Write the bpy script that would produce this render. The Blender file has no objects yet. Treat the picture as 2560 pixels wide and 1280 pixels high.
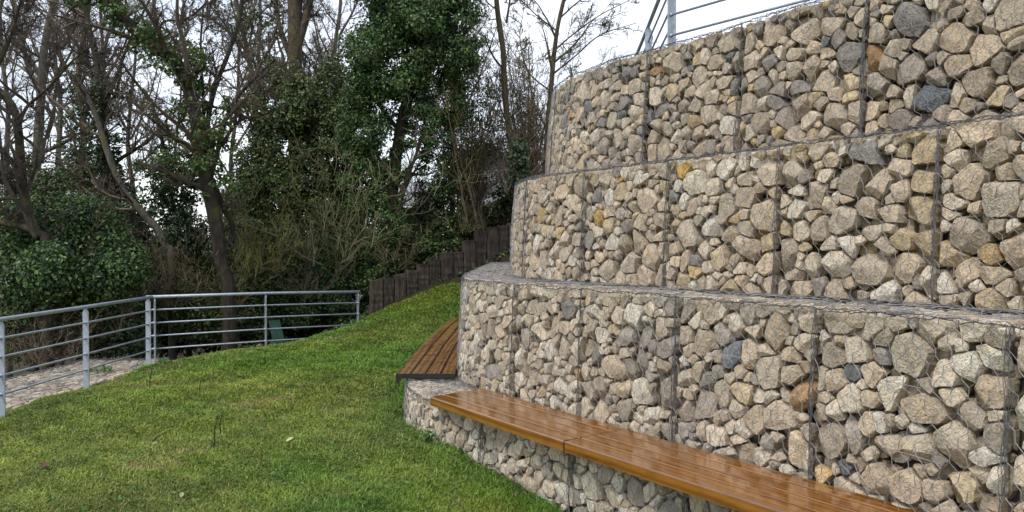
import bpy, math
import numpy as np
rng = np.random.default_rng(7)
R = math.radians
C = bpy.context.scene.collection
sc = bpy.context.scene

# ------------------------------------------------------------------ camera
# eye at z = 0, x to the right, y away from the camera
F, CX, HY = 1900.0, 1280.0, 610.0
cam = bpy.data.cameras.new('camera'); co = bpy.data.objects.new('camera', cam); C.objects.link(co)
cam.sensor_width = 36; cam.lens = 36*F/2560; cam.clip_end = 5000; cam.clip_start = 0.05
co.rotation_euler = (R(90-0.905), 0, 0); sc.camera = co
# ------------------------------------------------------------------ world: bright overcast sky
w = bpy.data.worlds.new('World'); sc.world = w; w.use_nodes = True
nt = w.node_tree; nt.nodes.clear(); N = nt.nodes.new; L = nt.links.new
SUN_EL, SUN_AZ = 56, 222       # sun direction, azimuth clockwise from +y
sky = N('ShaderNodeTexSky'); sky.sky_type = 'NISHITA'; sky.sun_disc = False
sky.sun_elevation = R(SUN_EL); sky.sun_rotation = R(SUN_AZ)
b1 = N('ShaderNodeBackground'); b1.inputs[1].default_value = 0.06; L(sky.outputs[0], b1.inputs[0])
tc = N('ShaderNodeTexCoord'); mp = N('ShaderNodeMapping'); mp.inputs['Scale'].default_value = (1, 1, 2.6)
L(tc.outputs['Generated'], mp.inputs[0])
nz = N('ShaderNodeTexNoise'); nz.inputs['Scale'].default_value = 2.3; nz.inputs['Detail'].default_value = 6; nz.inputs['Roughness'].default_value = .5
L(mp.outputs[0], nz.inputs[0])
cr = N('ShaderNodeValToRGB'); e = cr.color_ramp.elements
e[0].position = .42; e[0].color = (.68, .71, .77, 1); e[1].position = .62; e[1].color = (1, 1, 1, 1)
L(nz.outputs[0], cr.inputs[0])
b2 = N('ShaderNodeBackground'); b2.inputs[1].default_value = 0.76; L(cr.outputs[0], b2.inputs[0])
ad = N('ShaderNodeAddShader'); L(b1.outputs[0], ad.inputs[0]); L(b2.outputs[0], ad.inputs[1])
ow = N('ShaderNodeOutputWorld'); L(ad.outputs[0], ow.inputs[0])
sl = bpy.data.lights.new('sun', 'SUN'); sl.energy = 1.9; sl.angle = R(14); sl.color = (1, .96, .9)
so = bpy.data.objects.new('sun', sl); C.objects.link(so)
so.rotation_euler = (R(90-SUN_EL), 0, R(180-SUN_AZ)); so.location = (-3, -3, 8)
sc.view_settings.view_transform = 'Standard'; sc.view_settings.look = 'None'
sc.view_settings.exposure = 0.54; sc.view_settings.gamma = 1
sc.cycles.max_bounces = 6; sc.cycles.diffuse_bounces = 3; sc.cycles.glossy_bounces = 3

def P(x, y, d):                                     # photo pixel + distance -> place in the world
    return np.array([(x-CX)/F*d, d, (HY-y)/F*d])

# ------------------------------------------------------------------ materials
def newmat(name):
    m = bpy.data.materials.new(name); m.use_nodes = True
    t = m.node_tree; p = t.nodes['Principled BSDF']
    return m, t, p, t.nodes.new, t.links.new
def ramp(t, stops):
    r = t.nodes.new('ShaderNodeValToRGB'); el = r.color_ramp.elements
    while len(el) < len(stops): el.new(.5)
    for e_, (ps, c) in zip(el, stops): e_.position = ps; e_.color = (*c, 1)
    return r
def mixc(t, kind, fac, a, b):
    x = t.nodes.new('ShaderNodeMix'); x.data_type = 'RGBA'; x.blend_type = kind
    for i, v in ((0, fac), (6, a), (7, b)):
        if hasattr(v, 'is_linked'): t.links.new(v, x.inputs[i])
        else: x.inputs[i].default_value = v if i == 0 else (*v, 1)
    return x.outputs[2]
def noise(t, vec, scale, detail=4, rough=.6):
    n = t.nodes.new('ShaderNodeTexNoise'); n.inputs['Scale'].default_value = scale
    n.inputs['Detail'].default_value = detail; n.inputs['Roughness'].default_value = rough
    if vec: t.links.new(vec, n.inputs[0])
    return n.outputs[0]
def bump(t, p, h, strength, dist):
    b = t.nodes.new('ShaderNodeBump'); b.inputs['Strength'].default_value = strength; b.inputs['Distance'].default_value = dist
    t.links.new(h, b.inputs['Height']); t.links.new(b.outputs[0], p.inputs['Normal'])

def rock_material():
    m, t, p, n, l = newmat('limestone')
    a = n('ShaderNodeAttribute'); a.attribute_name = 'col'
    g = n('ShaderNodeNewGeometry')
    v = n('ShaderNodeVectorMath'); v.operation = 'MULTIPLY_ADD'; l(a.outputs[0], v.inputs[0]); v.inputs[1].default_value = (9, 7, 11)
    l(g.outputs['Position'], v.inputs[2]); vec = v.outputs[0]
    big = ramp(t, [(.3, (.66, .61, .55)), (.5, (1, 1, 1)), (.8, (1.1, .98, .80))]); l(noise(t, vec, 11, 5, .65), big.inputs[0])
    fine = ramp(t, [(.36, (.40, .37, .34)), (.5, (1, 1, 1)), (.66, (1.28, 1.28, 1.26))]); l(noise(t, vec, 75, 5, .75), fine.inputs[0])
    c = mixc(t, 'MULTIPLY', 1.0, a.outputs[0], big.outputs[0]); c = mixc(t, 'MULTIPLY', .8, c, fine.outputs[0])
    l(c, p.inputs['Base Color']); p.inputs['Roughness'].default_value = .85; p.inputs['Specular IOR Level'].default_value = .25
    mus = n('ShaderNodeMath'); mus.operation = 'ADD'; l(noise(t, vec, 28, 6, .7), mus.inputs[0]); l(noise(t, vec, 110, 3, .7), mus.inputs[1])
    bump(t, p, mus.outputs[0], .9, .012)
    return m
def attr_material(name, rough, spec=.5, attr='col', nscale=None, bumpd=0, metal=0, trans=0):
    m, t, p, n, l = newmat(name)
    a = n('ShaderNodeAttribute'); a.attribute_name = attr
    c = a.outputs[0]
    if nscale:
        g = n('ShaderNodeNewGeometry'); h = noise(t, g.outputs['Position'], nscale, 5, .7)
        r_ = ramp(t, [(.3, (.5, .5, .5)), (.7, (1.4, 1.4, 1.4))]); l(h, r_.inputs[0])
        c = mixc(t, 'MULTIPLY', .8, c, r_.outputs[0])
        if bumpd: bump(t, p, h, .8, bumpd)
    l(c, p.inputs['Base Color']); p.inputs['Roughness'].default_value = rough
    p.inputs['Specular IOR Level'].default_value = spec; p.inputs['Metallic'].default_value = metal
    if trans:
        tr = n('ShaderNodeBsdfTranslucent'); l(c, tr.inputs[0]); mx = n('ShaderNodeMixShader'); mx.inputs[0].default_value = trans
        o = t.nodes['Material Output']; l(p.outputs[0], mx.inputs[1]); l(tr.outputs[0], mx.inputs[2]); l(mx.outputs[0], o.inputs[0])
    return m
def bark_material(name, c0, c1, c2, sc_=18, moss=(.10, .11, .02)):
    m, t, p, n, l = newmat(name)
    g = n('ShaderNodeNewGeometry'); mpp = n('ShaderNodeMapping'); mpp.inputs['Scale'].default_value = (1, 1, .28); l(g.outputs['Position'], mpp.inputs[0])
    h = noise(t, mpp.outputs[0], sc_, 6, .7)
    r_ = ramp(t, [(.32, c0), (.55, c1), (.75, c2)]); l(h, r_.inputs[0])
    h2 = noise(t, g.outputs['Position'], 2.2, 4, .7); r2 = ramp(t, [(.5, (0, 0, 0)), (.68, (1, 1, 1))]); l(h2, r2.inputs[0])
    x = n('ShaderNodeMath'); x.operation = 'MULTIPLY'; l(r2.outputs[0], x.inputs[0]); x.inputs[1].default_value = .55
    c = mixc(t, 'MIX', x.outputs[0], r_.outputs[0], moss)
    l(c, p.inputs['Base Color']); p.inputs['Roughness'].default_value = .9; p.inputs['Specular IOR Level'].default_value = .2
    bump(t, p, h, .9, .03)
    return m
def wood_material(name, dark, mid, light, rough, coat):
    m, t, p, n, l = newmat(name)
    u = n('ShaderNodeTexCoord'); a = n('ShaderNodeAttribute'); a.attribute_name = 'col'
    v = n('ShaderNodeVectorMath'); v.operation = 'MULTIPLY_ADD'; l(a.outputs[0], v.inputs[0]); v.inputs[1].default_value = (3, 5, 7); l(u.outputs['Object'], v.inputs[2])
    mpp = n('ShaderNodeMapping'); mpp.inputs['Scale'].default_value = (.9, 13, 13); l(v.outputs[0], mpp.inputs[0])
    wv = n('ShaderNodeTexWave'); wv.wave_type = 'RINGS'; wv.rings_direction = 'X'; wv.inputs['Scale'].default_value = .55
    wv.inputs['Distortion'].default_value = 9; wv.inputs['Detail'].default_value = 3; wv.inputs['Detail Scale'].default_value = .8; l(mpp.outputs[0], wv.inputs[0])
    r_ = ramp(t, [(.0, dark), (.45, mid), (1, light)]); l(wv.outputs[0], r_.inputs[0])
    mp2 = n('ShaderNodeMapping'); mp2.inputs['Scale'].default_value = (2.0, 9, 9); l(v.outputs[0], mp2.inputs[0])
    h2 = noise(t, mp2.outputs[0], 2.2, 5, .7); r2 = ramp(t, [(.3, (.45, .40, .36)), (.5, (.95, .95, .95)), (.75, (1.25, 1.2, 1.1))]); l(h2, r2.inputs[0])
    c = mixc(t, 'MULTIPLY', .7, r_.outputs[0], r2.outputs[0]); l(c, p.inputs['Base Color'])
    hr = noise(t, u.outputs['Object'], 6, 4, .6); rr = ramp(t, [(.35, (rough*.5,)*3), (.7, (rough*1.6,)*3)]); l(hr, rr.inputs[0]); l(rr.outputs[0], p.inputs['Roughness'])
    p.inputs['Coat Weight'].default_value = coat; p.inputs['Coat Roughness'].default_value = .12
    bump(t, p, wv.outputs[0], .25, .002)
    return m
M = {}
M['rock'] = rock_material()
M['leaf'] = attr_material('foliage', .42, .32, trans=.18)
M['grass'] = attr_material('grass_blades', .55, .3, trans=.25)
M['twig'] = attr_material('twig_bark', .9, .2)
M['bark_dark'] = bark_material('dark_bark', (.016, .013, .010), (.042, .034, .026), (.09, .075, .058))
M['bark_grey'] = bark_material('grey_bark', (.05, .045, .04), (.12, .105, .09), (.22, .20, .17), 14)
M['bark_brown'] = bark_material('brown_bark', (.03, .024, .017), (.09, .068, .046), (.16, .125, .085), 22)
def simple(name, c, rough, metal=0, spec=.5, ns=None, amt=.35, bd=0):
    m, t, p, n, l = newmat(name)
    if ns:
        u = n('ShaderNodeTexCoord'); h = noise(t, u.outputs['Object'], ns, 5, .7)
        r_ = ramp(t, [(.3, tuple(x*(1-amt) for x in c)), (.7, tuple(min(1, x*(1+amt)) for x in c))]); l(h, r_.inputs[0]); l(r_.outputs[0], p.inputs['Base Color'])
        if bd: bump(t, p, h, .7, bd)
    else: p.inputs['Base Color'].default_value = (*c, 1)
    p.inputs['Roughness'].default_value = rough; p.inputs['Metallic'].default_value = metal; p.inputs['Specular IOR Level'].default_value = spec
    return m
M['wire'] = simple('galvanised_wire', (.23, .23, .232), .55, .2, ns=30)
M['wire_dark'] = simple('aged_lacing_wire', (.085, .088, .095), .55, .3, ns=40)
M['steel'] = simple('galvanised_steel', (.33, .37, .42), .5, .4, ns=14, amt=.22)
M['core'] = simple('light_block_core', (.10, .085, .07), .95, ns=16, amt=.5, bd=.04)  # dark stone tone for the core box added to block light
M['wood'] = wood_material('varnished_larch', (.145, .056, .010), (.215, .085, .014), (.25, .105, .018), .16, .75)
M['wood_worn'] = wood_material('weathered_larch', (.13, .060, .020), (.21, .102, .034), (.26, .132, .048), .28, .5)
M['black'] = simple('black_end_paint', (.012, .010, .010), .5)
M['render'] = simple('house_render', (.42, .42, .44), .9, ns=9, amt=.12)
M['slate'] = simple('slate_roof', (.16, .16, .17), .8, ns=9)
M['glass'] = simple('window_glass', (.03, .035, .04), .1)
M['green'] = simple('green_plastic', (.012, .038, .026), .7, 0, .15, ns=9)
def sleeper_material():
    m, t, p, n, l = newmat('tarred_sleeper_wood')
    u = n('ShaderNodeTexCoord'); a = n('ShaderNodeAttribute'); a.attribute_name = 'col'
    v = n('ShaderNodeVectorMath'); v.operation = 'MULTIPLY_ADD'; l(a.outputs[0], v.inputs[0]); v.inputs[1].default_value = (9, 8, 7); l(u.outputs['Object'], v.inputs[2])
    mpp = n('ShaderNodeMapping'); mpp.inputs['Scale'].default_value = (1, 1, .16); l(v.outputs[0], mpp.inputs[0])
    h = noise(t, mpp.outputs[0], 22, 6, .75); r_ = ramp(t, [(.34, (.016, .011, .008)), (.5, (.060, .041, .028)), (.62, (.13, .094, .068)), (.76, (.27, .22, .17))]); l(h, r_.inputs[0])
    c = mixc(t, 'MULTIPLY', .7, r_.outputs[0], a.outputs[0]); l(c, p.inputs['Base Color']); p.inputs['Roughness'].default_value = .85
    bump(t, p, h, 1, .03); return m
M['sleeper'] = sleeper_material()
def ground_material():
    m, t, p, n, l = newmat('soil_and_turf')
    a = n('ShaderNodeAttribute'); a.attribute_name = 'col'; g = n('ShaderNodeNewGeometry')
    h = noise(t, g.outputs['Position'], 14, 6, .7); r_ = ramp(t, [(.3, (.45, .45, .45)), (.7, (1.45, 1.4, 1.3))]); l(h, r_.inputs[0])
    c = mixc(t, 'MULTIPLY', .9, a.outputs[0], r_.outputs[0]); l(c, p.inputs['Base Color']); p.inputs['Roughness'].default_value = .95
    p.inputs['Specular IOR Level'].default_value = .15; bump(t, p, noise(t, g.outputs['Position'], 45, 5, .7), .8, .02); return m
M['ground'] = ground_material()

# ------------------------------------------------------------------ helpers
class MB:                                          # mesh buffer
    def __init__(s): s.v = []; s.f = {}; s.c = []; s.n = 0
    def add(s, v, faces, col=(1, 1, 1)):
        v = np.asarray(v, float).reshape(-1, 3); c = np.asarray(col, float)
        if c.ndim == 1: c = np.tile(c, (len(v), 1))
        for k, f in faces.items() if isinstance(faces, dict) else ((np.asarray(faces).shape[1], faces),):
            f = np.asarray(f)
            if f.size: s.f.setdefault(k, []).append(f + s.n)
        s.v.append(v); s.c.append(c); s.n += len(v)
    def build(s, name, mat, parent=None, smooth=False, loc=None, col=True):
        v = np.concatenate(s.v); c = np.concatenate(s.c)
        if loc is None: loc = np.zeros(3)
        me = bpy.data.meshes.new(name); me.vertices.add(len(v)); me.vertices.foreach_set('co', (v-loc).astype(np.float32).ravel())
        idx = []; tot = []
        for k, fl in s.f.items():
            f = np.concatenate(fl); idx.append(f.ravel()); tot.append(np.full(len(f), k))
        idx = np.concatenate(idx).astype(np.int32); tot = np.concatenate(tot).astype(np.int32); st = np.concatenate([[0], np.cumsum(tot)[:-1]]).astype(np.int32)
        me.loops.add(len(idx)); me.loops.foreach_set('vertex_index', idx)
        me.polygons.add(len(tot)); me.polygons.foreach_set('loop_start', st); me.polygons.foreach_set('loop_total', tot)
        me.polygons.foreach_set('use_smooth', np.full(len(tot), smooth))
        me.update(calc_edges=True)
        if col:
            at = me.color_attributes.new('col', 'FLOAT_COLOR', 'POINT')
            at.data.foreach_set('color', np.concatenate([c, np.ones((len(c), 1))], 1).astype(np.float32).ravel())
        me.materials.append(mat)
        o = bpy.data.objects.new(name, me); C.objects.link(o); o.location = loc
        if parent is not None:
            o.parent = parent; o.location = np.asarray(loc) - np.asarray(parent.location)
        return o
def thing(name, label, cat, loc=(0, 0, 0), group=None):
    o = bpy.data.objects.new(name, None); C.objects.link(o); o.location = [float(x) for x in loc]; o.empty_display_size = .1
    o['label'] = label; o['category'] = cat
    if group: o['group'] = group
    return o
def tag(o, label=None, cat=None, group=None, kind=None):
    for k, v in (('label', label), ('category', cat), ('group', group), ('kind', kind)):
        if v: o[k] = v
    return o
def tubes(mb, PL, RD, n=3, col=(1, 1, 1)):         # PL (B,K,3) polylines, RD (B,K) radii
    PL = np.asarray(PL, float); RD = np.asarray(RD, float); B, K, _ = PL.shape
    if B == 0: return
    T = np.gradient(PL, axis=1); T /= np.linalg.norm(T, axis=2, keepdims=True)+1e-9
    mt = T.mean(1); ref = np.where(np.abs(mt[:, 2:3]) > .8, [[1., 0, 0]], [[0, 0, 1.]])[:, None, :]
    U = np.cross(T, ref); U /= np.linalg.norm(U, axis=2, keepdims=True)+1e-9; V = np.cross(T, U)
    a = np.arange(n)*2*np.pi/n
    ring = U[:, :, None, :]*np.cos(a)[None, None, :, None] + V[:, :, None, :]*np.sin(a)[None, None, :, None]
    v = PL[:, :, None, :] + ring*RD[:, :, None, None]
    b, k, i = np.meshgrid(np.arange(B), np.arange(K-1), np.arange(n), indexing='ij'); j = (i+1) % n
    id_ = lambda bb, kk, ii: (bb*K+kk)*n+ii
    f = np.stack([id_(b, k, i), id_(b, k, j), id_(b, k+1, j), id_(b, k+1, i)], -1).reshape(-1, 4)
    fd = {4: f}
    bb = np.arange(B)[:, None]
    caps = [(bb*K+0)*n+np.arange(n)[::-1], (bb*K+K-1)*n+np.arange(n)]
    if n == 4: fd[4] = np.concatenate([f]+caps)
    else: fd[n] = np.concatenate(caps)
    c = np.asarray(col, float)
    if c.ndim == 2: c = np.repeat(c, K*n, 0)
    mb.add(v.reshape(-1, 3), fd, c)
def box(mb, o, ax, ay, az, col=(1, 1, 1)):         # corner o, edge vectors
    o, ax, ay, az = (np.asarray(q, float) for q in (o, ax, ay, az))
    v = [o, o+ax, o+ax+ay, o+ay, o+az, o+ax+az, o+ax+ay+az, o+ay+az]
    mb.add(v, [[0, 3, 2, 1], [4, 5, 6, 7], [0, 1, 5, 4], [1, 2, 6, 5], [2, 3, 7, 6], [3, 0, 4, 7]], col)
def sweep(mb, prof, o, d, n, length, col=(1, 1, 1), end_skew=(0, 0), segs=1, wob=0):    # profile (across n, up z) along d
    prof = np.asarray(prof, float); m = len(prof); d = np.asarray(d, float); n = np.asarray(n, float)
    rows = []
    for k in range(segs+1):
        t = k/segs; sk = end_skew[0]*(1-t)+end_skew[1]*t
        rows.append([np.asarray(o)+d*(length*t+sk*a)+n*a+np.array([0, 0, b]) for a, b in prof])
    v = np.array(rows).reshape(-1, 3); f = [[k*m+i, k*m+(i+1) % m, (k+1)*m+(i+1) % m, (k+1)*m+i] for k in range(segs) for i in range(m)]
    fd = {4: np.array(f)}; cap = np.array([list(range(m))[::-1], list(range(segs*m, segs*m+m))])
    if m == 4: fd[4] = np.concatenate([fd[4], cap])
    else: fd[m] = cap
    mb.add(v, fd, col)
_ph = np.random.default_rng(3).uniform(0, 6.28, (12, 8)); _dr = np.random.default_rng(4).normal(size=(12, 8, 3)); _dr /= np.linalg.norm(_dr, axis=2, keepdims=True)
def wn(p, freq, k=0):                              # cheap smooth noise about -1..1
    p = np.asarray(p, float); s = 0
    for i in range(6): s = s + np.sin((p @ _dr[k % 12, i, :p.shape[-1]])*freq*(1+.37*i)+_ph[k % 12, i])*(1-.1*i)
    return s/3.0
def catmull(pts, n):
    pts = np.asarray(pts, float); p = np.vstack([2*pts[0]-pts[1], pts, 2*pts[-1]-pts[-2]]); out = []
    for i in range(1, len(p)-2):
        t = np.linspace(0, 1, n, endpoint=False)[:, None]
        a, b, c, d = p[i-1], p[i], p[i+1], p[i+2]
        out.append(.5*((2*b)+(-a+c)*t+(2*a-5*b+4*c-d)*t**2+(-a+3*b-3*c+d)*t**3))
    return np.vstack(out+[pts[-1:]])

# ------------------------------------------------------------------ terrain
CT = np.array([
 (-5.42,8.1,-1.85),(-5.4,9.65,-1.85),(-5.45,11.5,-1.85),(-4.8,12.3,-1.80),(-4.13,12.7,-1.76),(-3.4,13.3,-1.62),(-2.79,13.8,-1.44),
 (-2.67,14.4,-1.33),(-1.9,14.7,-1.08),(-1.09,15.1,-.84),(-.3,15.4,-.6),
 (-1.08,7.6,-1.72),(-.85,6.8,-1.70),(-.45,6.2,-1.70),(.0,5.6,-1.79),(.41,5.05,-1.86),(1.0,4.2,-1.93),(1.9,3,-2.0),(3,1.5,-2.05),
 (-1.12,9,-1.62),(-1.12,11,-1.50),(-1.05,13,-1.38),(-.9,14.2,-1.1),
 (-2,8,-1.76),(-3.6,10,-1.80),(-2.2,11.3,-1.62),(-3.5,7,-1.80),(-2,5,-1.78),(0,3,-1.8),(-4.5,4,-1.82),(0,-3,-1.75),(-4,-3,-1.8),(4,-3,-1.9),
 (-5.7,5,-1.86),(-5.7,9,-1.87),(-5.75,11.5,-1.90),
 (-7.0,5,-2.7),(-7.0,9,-2.7),(-6.9,11.9,-2.7),(-5.2,13.4,-2.4),(-3.8,14.4,-2.1),(-3.0,15.0,-1.5),
 (-10,10,-3.6),(-14,8,-4.2),(-10,16,-3.8),(-6,17,-3.0),(-4,19,-2.4),(-12,24,-4.6),(-5,24,-3),(-25,20,-6),
 (-2.6,15.4,-.95),(-1.9,15.5,-.5),(-1.2,15.9,-.1),(-.5,16.4,.35),(.3,16.6,.8),(-2,18,-.3),(-1,19,.6),(0,20,1.0),(1.5,17,1.5),(2,20,2.0),(1,25,1.8),(6,18,2.0),(14,18,2.2),(12,30,2.4),(-2,27,-1),
 (3,6,-2),(2,8,-2),(1,10,-2),(1,13,-1.6),(4,12,-1.8),(10,8,-1),(8,2,-2),(14,14,1.0)], float)
def _phi(r): return r
def _fit(ct):
    n = len(ct); r = np.linalg.norm(ct[:, None, :2]-ct[None, :, :2], axis=2)
    A = np.zeros((n+3, n+3)); A[:n, :n] = -_phi(r)+1e-3*np.eye(n); A[:n, n] = 1; A[:n, n+1:] = ct[:, :2]; A[n, :n] = 1; A[n+1:, :n] = ct[:, :2].T
    return np.linalg.solve(A, np.concatenate([ct[:, 2], [0, 0, 0]]))
_W = _fit(CT)
def ground_z(x, y):
    x = np.atleast_1d(np.asarray(x, float)); y = np.atleast_1d(np.asarray(y, float)); out = np.empty(len(x))
    for i in range(0, len(x), 40000):
        xs, ys = x[i:i+40000], y[i:i+40000]; cx, cy = np.clip(xs, -26, 18), np.clip(ys, -5, 30)
        r = np.hypot(cx[:, None]-CT[None, :, 0], cy[:, None]-CT[None, :, 1])
        out[i:i+40000] = -_phi(r) @ _W[:-3] + _W[-3] + _W[-2]*cx + _W[-1]*cy
        dd = np.hypot(xs-cx, ys-cy); t = np.clip(dd/60, 0, 1); far = -3.5+np.clip(dd-60, 0, 400)*.012
        out[i:i+40000] = out[i:i+40000]*(1-t)+far*t
    p = np.stack([x, y], -1)
    return out + .018*wn(p, 2.3, 1) + .010*wn(p, 6.1, 2)
LAWN = np.array([(-5.62,5),(-5.66,8.5),(-5.52,9.85),(-5.50,11.5),(-5.2,12.0),(-4.13,12.9),(-2.85,13.95),(-2.7,14.45),(-1.1,15.15),(-.55,14.4),(-.98,13.4),(-1.05,9),(-1.02,7.3),(-.6,6.45),(.05,5.5),(.45,5.0),(1.05,4.2),(2.2,2.5),(4,0),(0,-4),(-8,-4),(-5.7,0)])
def inside(x, y, poly):
    c = np.zeros(len(x), bool); n = len(poly)
    for i in range(n):
        x1, y1 = poly[i]; x2, y2 = poly[(i+1) % n]
        k = ((y1 > y) != (y2 > y)); c ^= k & (x < (x2-x1)*(y-y1)/((y2-y1) if y2 != y1 else 1e-9)+x1)
    return c
def lawn_col(x, y):                                # patchy winter lawn: moss yellow, dull olive, lush green, bare soil
    p = np.stack([x, y], -1)
    a = wn(p, .9, 3)+.5*wn(p, 2.7, 4); bb = wn(p, 1.6, 5)+.5*wn(p, 4.3, 6); cc = wn(p, 3.1, 7)+.6*wn(p, 7.7, 8)
    g = np.array([.092, .195, .022]); ye = np.array([.220, .248, .034]); ol = np.array([.155, .175, .038]); so_ = np.array([.27, .205, .10])
    t1 = np.clip(.55+.45*a, 0, 1)[:, None]; col = g*(1-t1)+ye*t1
    t2 = np.clip(.30+.5*bb, 0, .8)[:, None]; col = col*(1-t2)+ol*t2
    t3 = np.clip(cc*1.6-1.25, 0, .45)[:, None]; col = col*(1-t3)+so_*t3
    # lush strips near the walls and along the crest
    dw = wall_dist(x, y); t4 = (np.clip(1.0-dw/.55, 0, 1)*.9 + .8*np.exp(-((x+1.9)**2/.9+(y-10.6)**2/1.6)) + .75*np.exp(-((x+1.1)**2/.22+(y-5.0)**2/.10)) + .5*np.exp(-((x+3.8)**2/.8+(y-11)**2/.5)))
    t4 = np.clip(t4*(.8+.4*a), 0, 1)[:, None]; col = col*(1-t4)+np.array([.050, .185, .016])*t4
    return col, t4[:, 0], t3[:, 0]
# ------------------------------------------------------------------ terrace wall plans (far end -> near right end)
class Path:
    def __init__(s, pts):
        q = catmull(pts, 24); d = np.r_[0, np.cumsum(np.linalg.norm(np.diff(q, axis=0), axis=1))]
        s.L = d[-1]; t = np.arange(0, s.L, .02); s.t = t; s.p = np.stack([np.interp(t, d, q[:, 0]), np.interp(t, d, q[:, 1])], 1)
        g = np.gradient(s.p, axis=0); k = 9
        g = np.stack([np.convolve(np.pad(g[:, i], k, mode='edge'), np.ones(2*k+1)/(2*k+1), 'valid') for i in (0, 1)], 1)
        g /= np.linalg.norm(g, axis=1, keepdims=True); s.n = np.stack([g[:, 1], -g[:, 0]], 1)
    def at(s, u):
        f = lambda a: np.interp(u, s.t, a)
        return np.stack([f(s.p[:, 0]), f(s.p[:, 1])], -1), np.stack([f(s.n[:, 0]), f(s.n[:, 1])], -1)
    def s_px(s, px):                               # where a photo column meets the wall's front stretch
        r = s.p[:, 0]/s.p[:, 1]-(px-CX)/F; i = np.where((r[:-1] < 0) & (r[1:] >= 0))[0]
        return s.t[i[-1]]
T0 = Path([(-.95,14.0),(-1.04,11.5),(-1.06,9),(-1.06,7.9),(-1.0,7.25),(-.72,6.63),(-.253,6.02),(.083,5.57),(.406,5.14),(1.0,4.34),(1.6,3.5),(2.15,2.6),(2.6,1.7)])
T1 = Path([(-.44,13.8),(-.52,11),(-.56,9),(-.56,8.0),(-.47,7.38),(-.26,6.98),(0,6.62),(.526,5.88),(1.077,5.03),(1.63,4.2),(2.13,3.27),(2.6,2.3),(3.0,1.4)])
T2 = Path([(.12,13.4),(.03,10.5),(.0,8.6),(.02,8.0),(.16,7.45),(.42,6.97),(.62,6.67),(.97,6.18),(1.525,5.30),(2.08,4.5),(2.58,3.57),(3.05,2.6),(3.45,1.7)])
T3 = Path([(.75,12.8),(.50,10.4),(.41,9.0),(.42,8.4),(.56,7.85),(.82,7.30),(1.02,7.0),(1.42,6.48),(1.97,5.62),(2.53,4.82),(3.03,3.87),(3.5,2.9),(3.9,2.0)])
_t0 = T0.p[::8]
def wall_dist(x, y):
    o = np.empty(len(x))
    for i in range(0, len(x), 20000):
        o[i:i+20000] = np.sqrt(((x[i:i+20000, None]-_t0[None, :, 0])**2+(y[i:i+20000, None]-_t0[None, :, 1])**2).min(1))
    return o
# ------------------------------------------------------------------ ground sheets
def ground():
    def ax(c, fine0, fine1, st, far):
        a = [np.arange(fine0, fine1, st)]; k = fine1; g = st
        up = []
        while k < far: g *= 1.16; k += g; up.append(k)
        k = fine0; g = st; dn = []
        while k > -far: g *= 1.16; k -= g; dn.append(k)
        return np.r_[dn[::-1], a[0], up]
    xs = ax(0, -8, 3, .1, 900); ys = ax(0, 3, 18, .1, 900)
    X, Y = np.meshgrid(xs, ys, indexing='ij'); x, y = X.ravel(), Y.ravel(); z = ground_z(x, y)
    nx, ny = X.shape; i, j = np.meshgrid(np.arange(nx-1), np.arange(ny-1), indexing='ij'); q = (i*ny+j).ravel()
    f = np.stack([q, q+ny, q+ny+1, q+1], -1)
    col = np.tile([.030, .022, .014], (len(x), 1)); t = wn(np.stack([x, y], -1), 1.3, 9)[:, None]*.5+.5
    col = col*(1-.45*t)+np.array([.03, .035, .012])*(.45*t)
    far = np.hypot(x, y-10) > 40; col[far] = [.065, .07, .042]
    il = inside(x, y, LAWN); lc, _, _ = lawn_col(x[il], y[il]); col[il] = lc*.8
    mb = MB(); mb.add(np.stack([x, y, z], -1), f, col)
    tag(mb.build('ground', M['ground'], smooth=True), kind='structure')
    # level terrace behind the top tier
    s = np.linspace(0, T3.L, 60); p, n = T3.at(s); inn = p-n*.55; mb = MB(); rows = []
    for t_ in (0, .1, .3, .6, 1): rows.append(np.stack([inn[:, 0]*(1-t_)+26*t_, inn[:, 1]+t_*(0), np.full(60, 1.60)+.05*t_], -1))
    v = np.array(rows); fl = [[a*60+b, a*60+b+1, (a+1)*60+b+1, (a+1)*60+b] for a in range(4) for b in range(59)]
    mb.add(v.reshape(-1, 3), fl, (.07, .085, .03)); tag(mb.build('terrace', M['ground'], smooth=True), kind='structure')
ground()

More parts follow.
